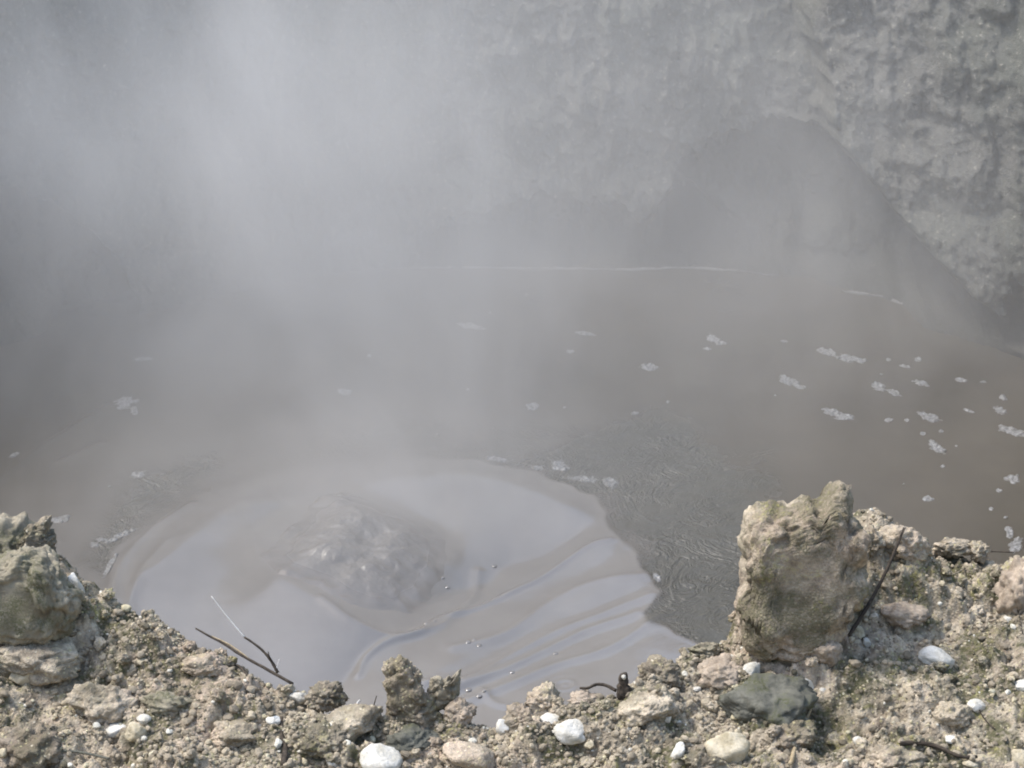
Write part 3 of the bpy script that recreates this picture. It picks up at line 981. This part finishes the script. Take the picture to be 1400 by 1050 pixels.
G_R = 'brown and tan rocks set in the bank'
rocks = [
    (1050, 952, 112, 62, M_DARK, 'big dark grey green stone with an angular face', 51, -6, 0.07, 5),
    (567, 966, 60, 46, M_BROWN, 'grey brown lumpy rock in front of the taller stump', 52, 0, 0.12, 5),
    (629, 968, 34, 32, M_PINK, 'pinkish rounded clod in front of the shorter stump', 53, 0, 0.12, 5),
    (742, 952, 46, 40, M_TAN, 'tan crumbly clod standing up on the rim', 54, 0, 0.16, 5),
    (716, 978, 46, 44, M_BROWN, 'brown rock in the lip below the tan crumbly clod', 55, 0, 0.12, 5),
    (884, 962, 66, 40, M_PALE, 'broad pale flat-topped rock right of the black root stub', 56, -12, 0.08, 5),
    (1234, 736, 66, 54, M_TAN, 'domed tan rock with a hollow face on the right rim', 57, 0, 0.10, 5),
    (1190, 736, 30, 40, M_TAN, 'upright tan rock between the boulder and the domed rock', 58, 0, 0.14, 5),
    (1302, 972, 44, 46, M_TAN, 'tan block beside a small round white stone', 59, 10, 0.09, 5),
    (1395, 790, 50, 90, M_PINK, 'reddish tan rock at the right edge of the picture', 60, 10, 0.10, 5),
    (1376, 785, 24, 14, M_PINK, 'pinkish flat stone over the small dark cavity', 61, 12, 0.06, 4),
    (1130, 882, 42, 46, M_PINK, 'pinkish pointed stone at the foot of the boulder', 62, 0, 0.06, 5),
    (45, 888, 118, 60, M_PALE, 'wide smooth pale slab below the mossy boulder', 63, 6, 0.06, 5),
    (145, 952, 88, 60, M_PALE, 'blunt pale clod right of the yellowish rounded stone', 64, 10, 0.09, 5),
    (228, 955, 66, 36, M_MOSSY, 'mossy slab with a pale top on the left slope', 65, 8, 0.09, 5),
    (478, 983, 84, 44, M_PALE, 'sloping pale tan slab left of the twin stumps', 66, -14, 0.08, 5),
    (15, 735, 80, 90, M_MOSSY, 'rugged mossy rock standing at the left edge of the bank', 67, 0, 0.06, 5),
    (905, 915, 54, 40, M_BROWN, 'dark brown jagged rock at the rim corner by the root stub', 68, 0, 0.16, 5),
    (965, 885, 40, 24, M_MOSSY, 'low mossy clods on the rim left of the boulder', 69, 0, 0.16, 5),
    (990, 912, 60, 40, M_PINK, 'pinkish brown rounded rock below the boulder on the left', 70, 0, 0.10, 5),
    (560, 1010, 70, 36, M_DARK, 'dark mossy rock between the cream slab and angular white stone', 71, 0, 0.12, 5),
    (1215, 1035, 84, 44, M_TAN, 'tan lumpy rock left of the dark fallen stick', 72, 0, 0.14, 5),
    (1300, 745, 46, 26, M_PALE, 'pale crumbly lump on the right rim', 73, 0, 0.15, 5),
    (1340, 750, 26, 28, M_TAN, 'small tan knob standing at the right end of the rim', 74, 0, 0.15, 5),
    (1235, 835, 60, 34, M_PINK, 'pale pinkish slab above the largest white stone', 75, 4, 0.08, 5),
    (325, 1000, 76, 40, M_PALE, 'smooth grey brown clod on the lower left slope', 76, 6, 0.09, 5),
    (440, 1005, 56, 36, M_BROWN, 'brown clod right of the upright dark root', 77, 0, 0.14, 5),
    (40, 1010, 80, 60, M_BROWN, 'brown rounded clod in the lower left corner', 78, 0, 0.12, 5),
    (800, 955, 44, 22, M_PINK, 'low pinkish clod under the black curved root', 79, 0, 0.14, 5),
    (1075, 1000, 70, 40, M_BROWN, 'brown cracked rock below the big dark stone', 80, 0, 0.13, 5),
    (960, 1040, 60, 40, M_BROWN, 'brown clod at the bottom edge left of the cream stone', 81, 0, 0.13, 5),
    (280, 905, 60, 34, M_PALE, 'bare sandy hump on the rim under the long twig', 82, 0, 0.07, 5),
    (445, 946, 48, 34, M_BROWN, 'crumbly brown lump on the rim right of the long twig', 83, 0, 0.16, 5),
]
for px, py, w, h, m, lab, sd, turn, rg, sub in rocks:
    place_rock('rock', px, py, w, h, m, lab, 'rock', sd, rg, 0.8, 5, turn, G_R, 0.50)


def outlined_rock(name, outline, depth_m, mat, label, cat, seed, rough=0.05, base=None, face_tilt=0.25, power=0.45, ground=True, lumps=0.0):
    """a rock whose front has the surveyed outline, with a real thickness behind it"""
    o2 = np.array(outline, float)
    c = (o2.max(0) + o2.min(0)) / 2
    bx, by = base or (c[0], o2[:, 1].max() - 4)
    B = on_ground(bx, by)
    dist = (B - CAM) @ FW - 0.0
    mpp = dist / FPX
    V, F = ico(6)
    th = np.arctan2(V[:, 2], V[:, 0])
    a = np.arctan2(-(o2[:, 1] - c[1]), o2[:, 0] - c[0])
    rr = np.hypot(o2[:, 0] - c[0], o2[:, 1] - c[1])
    od = np.argsort(a)
    R = np.interp(th, np.concatenate([a[od] - 2 * math.pi, a[od], a[od] + 2 * math.pi]), np.tile(rr[od], 3)) * mpp
    cp = np.hypot(V[:, 0], V[:, 2])
    inpl = R * cp ** power
    ang = th
    u, v, w = inpl * np.cos(ang), inpl * np.sin(ang), V[:, 1] * depth_m / 2
    r = np.random.default_rng(seed)
    of = r.uniform(0, 30, 3)
    sc = 1.0 / max(0.12, (o2[:, 0].max() - o2[:, 0].min()) * mpp) * 2.2
    q = np.stack([u, w, v], -1) * sc + of
    nn = fbm(q[:, 0], q[:, 1], q[:, 2], 6, 0.62)
    amp = rough * (o2[:, 0].max() - o2[:, 0].min()) * mpp * 2.0
    nrm = np.stack([V[:, 0], V[:, 1], V[:, 2]], -1)
    pts = np.stack([u, w, v], -1) + nrm * (amp * nn)[:, None]
    if lumps:
        crag = np.abs(fbm(q[:, 0] * 0.8 + 9, q[:, 1] * 0.8, q[:, 2] * 0.8, 4, 0.55))
        pts -= nrm * (0.6 * amp * (crag - 0.3))[:, None]
        wq = fbm(q[:, 0] * 1.5, q[:, 1] * 1.5, q[:, 2] * 1.5, 4, 0.6)[:, None]
        fh, fc = fracture(np.stack([u, w, v], -1) / 0.17 + of + 0.22 * wq, seed)
        f2, c2 = fracture(np.stack([u, w, v], -1) / 0.07 + of + 0.22 * wq, seed + 3)
        pts += nrm * (0.036 * fh - 0.010 * fc + 0.012 * f2 - 0.003 * c2)[:, None]
        l1, _ = domes(u * 1.0 + of[0] + 0.4 * w, v + of[1] + 0.3 * w, 0.07, seed, 0.6)
        l2, _ = domes(u + of[1] - 0.4 * w, v + of[2], 0.03, seed + 1, 0.6)
        pts += nrm * (lumps * (0.07 * l1 + 0.03 * l2) * sstep(-0.1, 0.5, V[:, 2] - 0.2 + 0.6 * nn))[:, None]
    # tilt so that the face leans back a little from the upright
    t = -PITCH * 0.75 + face_tilt
    M = np.array(Matrix.Rotation(t, 3, 'X'))
    pts = pts @ M.T
    C0 = CAM + ray(c[0], c[1]) * dist
    o = mesh_from(name, pts, F, mat, True, {'clod': np.full(len(pts), 0.25)})
    o.location = tuple(C0 + np.array([0, 0.0, 0.0]))
    return tag(o, label, cat)


outlined_rock('boulder', [(1020, 712), (1026, 702), (1040, 698), (1058, 693), (1076, 687), (1092, 677), (1104, 674), (1112, 684), (1122, 684), (1128, 672), (1138, 666), (1150, 668), (1157, 684), (1158, 702),
                          (1170, 712), (1176, 730), (1174, 770), (1178, 810), (1164, 850), (1130, 885), (1090, 905), (1040, 895), (1008, 880), (1010, 845), (1014, 800), (1018, 770), (1014, 740)],
              0.42, earth_material('boulder_earth', 1.3, 0.8, 0.25), 'tall tan boulder with a flat broken face and jagged top, on the rim', 'boulder', 101, 0.03, (1090, 880), 0.15, 0.28, lumps=0.7)
outlined_rock('mossy_boulder', [(-25, 770), (10, 762), (30, 748), (62, 752), (84, 774), (95, 802), (97, 838), (88, 862), (60, 878), (10, 880), (-25, 860)],
              0.34, M_MOSSY, 'blocky boulder with a pale top and dark moss on its face, left side', 'boulder', 102, 0.05, (50, 862), 0.1, 0.3, lumps=0.45)
outlined_rock('rock_stump', [(531, 905), (536, 900), (541, 906), (546, 901), (558, 904), (566, 916), (572, 930), (570, 946), (578, 960), (560, 985), (530, 985), (531, 955), (529, 925)],
              0.13, M_BROWN, 'taller ragged brown stump-like rock sticking up from the rim', 'rock', 103, 0.06, (552, 978), 0.0, 0.35, lumps=0.3)
outlined_rock('rock_stump', [(592, 928), (600, 928), (606, 932), (616, 929), (624, 921), (626, 940), (622, 955), (612, 968), (592, 968), (588, 948)],
              0.10, M_MOSSY, 'shorter mossy square stump-like rock with a horned corner', 'rock', 104, 0.05, (606, 962), 0.0, 0.35, lumps=0.3)
outlined_rock('rock_spike', [(33, 728), (46, 716), (58, 710), (69, 707), (68, 724), (68, 745), (66, 768), (50, 775), (32, 760)],
              0.14, M_BROWN, 'dark pointed rock spike leaning over the pool at the left rim', 'rock', 105, 0.06, (52, 768), 0.0, 0.4, lumps=0.4)
outlined_rock('root_stub', [(847, 921), (851, 919), (857, 919), (859, 928), (858, 936), (862, 946), (858, 958), (846, 958), (844, 944), (847, 934)],
              0.05, M_BARK, 'short black root stub with a pale knob, standing on the rim', 'root', 106, 0.04, (852, 956), 0.0, 0.4)
place_pale = on_ground(852, 956)
Vk, Fk = facet_rock((0.022, 0.022, 0.024), 5, 3)
knob = mesh_from('knob', Vk, Fk, M_WHITE)
stub = [o for o in COL.objects if o.name == 'root_stub'][0]
kd = (np.array(stub.location) - CAM) @ FW - 0.03
knob.parent = stub
knob.location = tuple(CAM + ray(852.5, 926) * kd - np.array(stub.location))

# clods of earth
clod_meshes = []
for k in range(10):
    V, F = facet_rock((1, random.uniform(0.7, 1.0), random.uniform(0.6, 0.85)), 300 + k, 4, 14, 0.16, 0.6)
    o = mesh_from('clod', V, F, M_CLOD, True, {'clod': np.full(len(V), (k % 5) / 4.0)})
    clod_meshes.append(o)
cnt = 0
used = []
while cnt < 240:
    x = random.uniform(-2.6, 2.75)
    yr = float(np.interp(x, rim_x, rim_y))
    y = random.uniform(8.35, yr + 0.02)
    if random.random() > 0.55 and y < yr - 0.5: continue
    s_ = random.choice([0.03, 0.035, 0.04, 0.045, 0.055, 0.065, 0.08])
    if any((x - a) ** 2 + (y - b) ** 2 < (s_ + c) ** 2 * 0.3 for a, b, c in used): continue
    used.append((x, y, s_))
    src = clod_meshes[cnt % 10]
    o = src if cnt < 10 else src.copy()
    if cnt >= 10: COL.objects.link(o)
    o.scale = (s_, s_, s_)
    o.rotation_euler = (random.uniform(-0.5, 0.5), random.uniform(-0.5, 0.5), random.uniform(0, 6.28))
    o.location = (x, y, float(ground_z(x, y)) + s_ * 0.12)
    tag(o, 'lumpy tan clod of earth lying loose in the gravel', 'clod', 'loose earth clods lying in the gravel')
    cnt += 1


# loose gravel and crumbs
def make_gravel(Nn=26000):
    x = rng.uniform(-2.75, 2.9, Nn)
    yr = np.interp(x, rim_x, rim_y)
    y = 8.3 + (yr + 0.06 - 8.3) * rng.random(Nn) ** 0.85
    dens = fbm(x * 2.5 + 4, y * 2.5, octaves=3)
    k = dens > rng.uniform(-0.9, 0.55, Nn)
    x, y = x[k], y[k]
    n = len(x)
    z = ground_z(x, y)
    size = np.clip(rng.lognormal(math.log(0.0070), 0.55, n), 0.0035, 0.026)
    var = []
    for q in range(12):
        V, F = facet_rock((2, rng.uniform(1.3, 2), rng.uniform(1.0, 1.7)), 500 + q, 2, 9, 0.08, 1.0)
        var.append(V)
    F = ico(2)[1]
    nv = len(var[0])
    pick = rng.integers(0, 12, n)
    ang = rng.uniform(0, 6.283, n)
    til = rng.uniform(-0.7, 0.7, n)
    Vb = np.array(var)[pick]
    ct, st = np.cos(til)[:, None], np.sin(til)[:, None]
    yy = Vb[..., 1] * ct - Vb[..., 2] * st
    zz = Vb[..., 1] * st + Vb[..., 2] * ct
    ca, sa = np.cos(ang)[:, None], np.sin(ang)[:, None]
    xx = Vb[..., 0] * ca - yy * sa
    y2 = Vb[..., 0] * sa + yy * ca
    S = size[:, None]
    Vv = np.stack([xx * S + x[:, None], y2 * S + y[:, None], zz * S + z[:, None] + 0.25 * S], -1).reshape(-1, 3)
    Ff = (F[None] + (np.arange(n) * nv)[:, None, None]).reshape(-1, 3)
    shade = np.clip(rng.beta(2.2, 2.4, n) + 0.15 * dens[k], 0, 0.93)
    white = rng.random(n) < 0.02
    shade = np.where(white, 1.0, shade)
    return mesh_from('gravel', Vv, Ff, M_GRAIN, False, {'grain': np.repeat(shade, nv)})


tag(make_gravel(), 'loose crumbs of tan, grey and yellowish gravel covering the bank', 'gravel', kind='stuff')


# ------------------------------------------------------------------ twigs
def tube(name, P, R, mat, sides=8, knots=0.15, seed=0):
    P = np.asarray(P, float)
    n = len(P)
    T = np.gradient(P, axis=0); T /= np.linalg.norm(T, axis=1)[:, None]
    r = np.random.default_rng(seed)
    V = []
    ref = np.array([0.3, 0.2, 0.93])
    for i in range(n):
        a = np.cross(T[i], ref); a /= np.linalg.norm(a)
        b = np.cross(T[i], a)
        for k in range(sides):
            t = 2 * math.pi * k / sides
            V.append(P[i] + R[i] * (1 + knots * r.normal() * 0.6) * (math.cos(t) * a + math.sin(t) * b))
    F = [[i * sides + k, i * sides + (k + 1) % sides, (i + 1) * sides + (k + 1) % sides, (i + 1) * sides + k] for i in range(n - 1) for k in range(sides)]
    V.append(P[0]); V.append(P[-1])
    F3 = [[len(V) - 2, (k + 1) % sides, k, k] for k in range(sides)] + [[len(V) - 1, (n - 1) * sides + k, (n - 1) * sides + (k + 1) % sides, (n - 1) * sides + (k + 1) % sides] for k in range(sides)]
    me = bpy.data.meshes.new(name)
    me.from_pydata([tuple(v) for v in V], [], [tuple(f) for f in F] + [(a, b, c) for a, b, c, _ in F3])
    for p in me.polygons: p.use_smooth = True
    me.materials.append(mat)
    o = bpy.data.objects.new(name, me)
    COL.objects.link(o)
    return o


def ground_pts(pxs, lift=0.008, air=None):
    out = []
    for i, (a, b) in enumerate(pxs):
        p = on_ground(a, b) + np.array([0, 0, lift])
        out.append(p)
    return out


def lying(name, pxs, r0, r1, mat, label, cat='twig', group='twigs on the bank', lift=0.010, seed=0):
    P = smooth_curve(ground_pts(pxs, lift), 24)
    # stiff: average the height so that the stick bridges hollows
    zs = P[:, 2].copy()
    lin = np.polyfit(np.arange(len(P)), zs, 2)
    P[:, 2] = np.maximum(np.polyval(lin, np.arange(len(P))), zs - 0.004) + 0.002
    o = tube(name, P, np.linspace(r0, r1, len(P)), mat, seed=seed)
    return tag(o, label, cat, group)


def leaning(name, foot_px, tip_px, depth_gain, r0, r1, mat, label, bend=(0, 0), cat='twig', group='twigs on the bank', mids=6, seed=0):
    """a stick rooted in the bank whose tip sticks out free; depth_gain = how much farther away (m) its tip is"""
    B = on_ground(*foot_px)
    d0 = (B - CAM) @ FW
    pts = []
    for i in range(mids + 1):
        t = i / mids
        a = foot_px[0] + (tip_px[0] - foot_px[0]) * t + bend[0] * math.sin(math.pi * t)
        b = foot_px[1] + (tip_px[1] - foot_px[1]) * t + bend[1] * math.sin(math.pi * t)
        pts.append(CAM + ray(a, b) * (d0 + depth_gain * t))
    P = smooth_curve(pts, 24)
    o = tube(name, P, np.linspace(r0, r1, len(P)), mat, seed=seed)
    return tag(o, label, cat, group), P


tw, P = leaning('twig', (380, 920), (334, 871), 0.02, 0.008, 0.005, M_BARK, 'dark knotty twig jutting over the mud, ending in a fine pale stem', (5, -3))
ends = [CAM + ray(a, b) * ((P[-1] - CAM) @ FW + 0.02) for a, b in ((334, 871), (322, 857), (305, 836), (289, 815))]
pale = tube('pale_stem', smooth_curve(ends, 18), np.linspace(0.0042, 0.0020, 19), M_SILVER)
pale.parent = tw
tb = tube('side_shoot', smooth_curve([P[6], P[6] + np.array([-0.012, 0.0, 0.035]), P[6] + np.array([-0.016, 0, 0.06])], 8), np.linspace(0.004, 0.002, 9), M_BARK)
tb.parent = tw
lying('twig', [(268, 862), (285, 872), (305, 882), (330, 899), (360, 915), (400, 938)], 0.0045, 0.008, M_BARK, 'long thin twig lying along the crest of the left rim')
lying('dry_stem', [(290, 873), (315, 885), (340, 903)], 0.004, 0.004, M_STRAW, 'pale dry stem lying against the long thin twig on the rim', 'stem')
lying('twig', [(284, 910), (305, 911), (325, 917), (345, 930)], 0.004, 0.006, M_BARK, 'short bent twig below the long twig on the left slope')
leaning('dry_stem', (376, 920), (382, 901), 0.0, 0.0025, 0.0015, M_SILVER, 'tiny pale stem standing right of the dark knotty twig', cat='stem')
leaning('twig', (510, 968), (515, 951), 0.0, 0.003, 0.002, M_BARK, 'tiny dark sprig standing on the rim left of the stumps')
leaning('twig', (484, 968), (492, 957), 0.0, 0.005, 0.004, M_SILVER, 'short pale stick end poking over the rim left of the stumps')
leaning('branch', (1160, 870), (1236, 722), 0.28, 0.011, 0.006, M_BARK, 'long dark branch leaning up across the right slope', (4, 4), 'branch', 'twigs on the bank', 8)
lying('branch', [(1230, 1021), (1255, 1022), (1285, 1028), (1310, 1038), (1335, 1042)], 0.012, 0.008, M_BARK, 'dark fallen stick lying near the bottom right corner', 'branch', lift=0.02)
lying('dry_stem', [(1111, 962), (1104, 985), (1092, 1010), (1084, 1035), (1080, 1056)], 0.007, 0.010, M_STRAW, 'thick tan straw running down to the bottom edge', 'stem', lift=0.014)
lying('root', [(386, 985), (385, 1005), (390, 1028), (388, 1048)], 0.006, 0.016, M_BARK, 'upright dark root in the middle of the left slope', 'root')
lying('twig', [(0, 884), (12, 892), (25, 904)], 0.009, 0.006, M_BARK, 'short dark twig at the left edge beside the pale slab')
lying('twig', [(1340, 757), (1362, 757), (1386, 758)], 0.003, 0.003, M_BARK, 'thin straight twig on the rim at the right')
lying('twig', [(1368, 800), (1382, 812), (1390, 835), (1398, 868)], 0.004, 0.003, M_BARK, 'thin crooked twig down the slope at the right edge')
lying('twig', [(1300, 790), (1318, 780), (1330, 770)], 0.004, 0.003, M_BROWN, 'short brown twig below the pale lump on the right rim')
lying('twig', [(1335, 965), (1345, 985), (1360, 1000)], 0.003, 0.003, M_BARK, 'thin dark twig beside the small round white stone at right')
lying('root', [(793, 945), (803, 947), (815, 941), (828, 942), (842, 950)], 0.006, 0.009, M_BARK, 'black curved root arching along the rim to the root stub', 'root', lift=0.02)
lying('twig', [(60, 1032), (100, 1030), (150, 1040)], 0.008, 0.006, M_DARK, 'dark grey stick half buried at the lower left')


# ------------------------------------------------------------------ steam
def make_steam():
    x0, x1, y0, y1, z0, z1 = -7.5, 7.5, 11.0, 23.5, -0.9, 6.2
    V = [(x, y, z) for z in (z0, z1) for y in (y0, y1) for x in (x0, x1)]
    F = [(0, 2, 3, 1), (4, 5, 7, 6), (0, 1, 5, 4), (2, 6, 7, 3), (0, 4, 6, 2), (1, 3, 7, 5)]
    n = N('steam_vapour')
    p = n.pos()
    sep = n.node('ShaderNodeSeparateXYZ'); n.link(p, sep.inputs[0])
    x, y, z = sep.outputs
    nz = n.noise(n.scalev(p, (1.0, 1.0, 0.6)), 0.75, 4, 0.6, 0.9)
    wisp = n.mapr(nz, 0.32, 0.68, 0.40, 1.60)

    def gauss(v, c, r):
        q = n.math('DIVIDE', n.math('SUBTRACT', v, c), r)
        return n.math('MULTIPLY', q, q)

    def column(cx, cy, kx, ky, r0, kr, amp):
        ax = n.math('ADD', cx, n.math('MULTIPLY', z, kx))
        ay = n.math('ADD', cy, n.math('MULTIPLY', z, ky))
        rr = n.math('ADD', r0, n.math('MULTIPLY', z, kr))
        e = n.math('ADD', gauss(x, ax, rr), gauss(y, ay, rr))
        return n.math('MULTIPLY', n.math('POWER', 2.71828, n.math('MULTIPLY', e, -1.0)), amp)
    base = n.math('MULTIPLY', n.mapr(x, -2.4, 4.2, 0.120, 0.038, True), n.mapr(x, -4.6, -2.6, 0.4, 1.0, True))
    base = n.math('ADD', base, n.mapr(y, 14.8, 18.4, 0.0, 0.165, True))
    dens = n.math('ADD', base, column(-2.15, 16.6, 0.34, 0.15, 0.60, 0.20, 0.20))
    dens = n.math('ADD', dens, n.math('MULTIPLY', column(-3.5, 17.4, -0.15, 0.25, 1.3, 0.40, 0.46), n.mapr(z, 0.7, 1.7, 0.0, 1.0, True)))
    dens = n.math('ADD', dens, column(-0.6, 15.0, -0.25, 0.30, 0.9, 0.20, 0.10))
    dens = n.math('MULTIPLY', dens, wisp)
    dens = n.math('MULTIPLY', dens, n.mapr(y, 11.6, 14.5, 0, 1, True))
    dens = n.math('ADD', dens, n.math('MULTIPLY', column(-1.05, 13.6, 0.1, 0.45, 0.50, 0.30, 0.20), n.mapr(z, 1.6, 0.2, 0.0, 1.0, True)))
    dens = n.math('MULTIPLY', dens, n.mapr(z, 4.2, 0.3, 0.0, 1.25, False))
    v = n.node('ShaderNodeVolumePrincipled')
    v.inputs['Color'].default_value = (1.0, 0.99, 0.978, 1)
    v.inputs['Anisotropy'].default_value = 0.25
    n.link(dens, v.inputs['Density'])
    n.link(v.outputs[0], n.out.inputs['Volume'])
    me = bpy.data.meshes.new('steam')
    me.from_pydata(V, [], F)
    me.materials.append(n.m)
    o = bpy.data.objects.new('steam', me)
    COL.objects.link(o)
    tag(o, 'white steam drifting up from the hot mud, thickest at left', 'steam', kind='stuff')


make_steam()

# ------------------------------------------------------------------ light, sky, camera
SUN_EL, SUN_AZ = math.radians(58), math.radians(-72)       # azimuth from +Y (away from the viewer), negative = to the left
sun_dir = Vector((math.sin(SUN_AZ) * math.cos(SUN_EL), math.cos(SUN_AZ) * math.cos(SUN_EL), math.sin(SUN_EL)))
sd_ = bpy.data.lights.new('sun', 'SUN')
sd_.energy = 2.0
sd_.angle = math.radians(12)
sd_.color = (1.0, 0.96, 0.90)
so = bpy.data.objects.new('sun', sd_)
so.rotation_euler = sun_dir.to_track_quat('Z', 'Y').to_euler()
COL.objects.link(so)

w = bpy.data.worlds.new('World')
SC.world = w
w.use_nodes = True
nt = w.node_tree
bg = nt.nodes['Background']
sky = nt.nodes.new('ShaderNodeTexSky')
sky.sky_type = 'NISHITA'
sky.sun_disc = False
sky.sun_elevation = SUN_EL
sky.sun_rotation = SUN_AZ
sky.dust_density = 2.4
sky.air_density = 1.5
sky.ozone_density = 1.0
nt.links.new(sky.outputs[0], bg.inputs['Color'])
bg.inputs['Strength'].default_value = 0.15

cd = bpy.data.cameras.new('camera')
cd.sensor_width = 36
cd.lens = 36 * FPX / 1400
cd.clip_start = 0.1
cd.clip_end = 500
cd.dof.use_dof = True
cd.dof.focus_distance = 13.0
cd.dof.aperture_fstop = 6.3
co = bpy.data.objects.new('camera', cd)
co.location = tuple(CAM)
co.rotation_euler = (math.pi / 2 - PITCH, 0, 0)
COL.objects.link(co)
SC.camera = co

SC.view_settings.view_transform = 'Standard'
SC.view_settings.look = 'None'
SC.view_settings.gamma = 1
SC.view_settings.exposure = 0.95
SC.cycles.use_denoising = True
SC.cycles.volume_step_rate = 0.7
SC.cycles.volume_max_steps = 256
SC.cycles.volume_bounces = 2
SC.cycles.max_bounces = 6
SC.cycles.diffuse_bounces = 3
SC.cycles.filter_width = 1.9
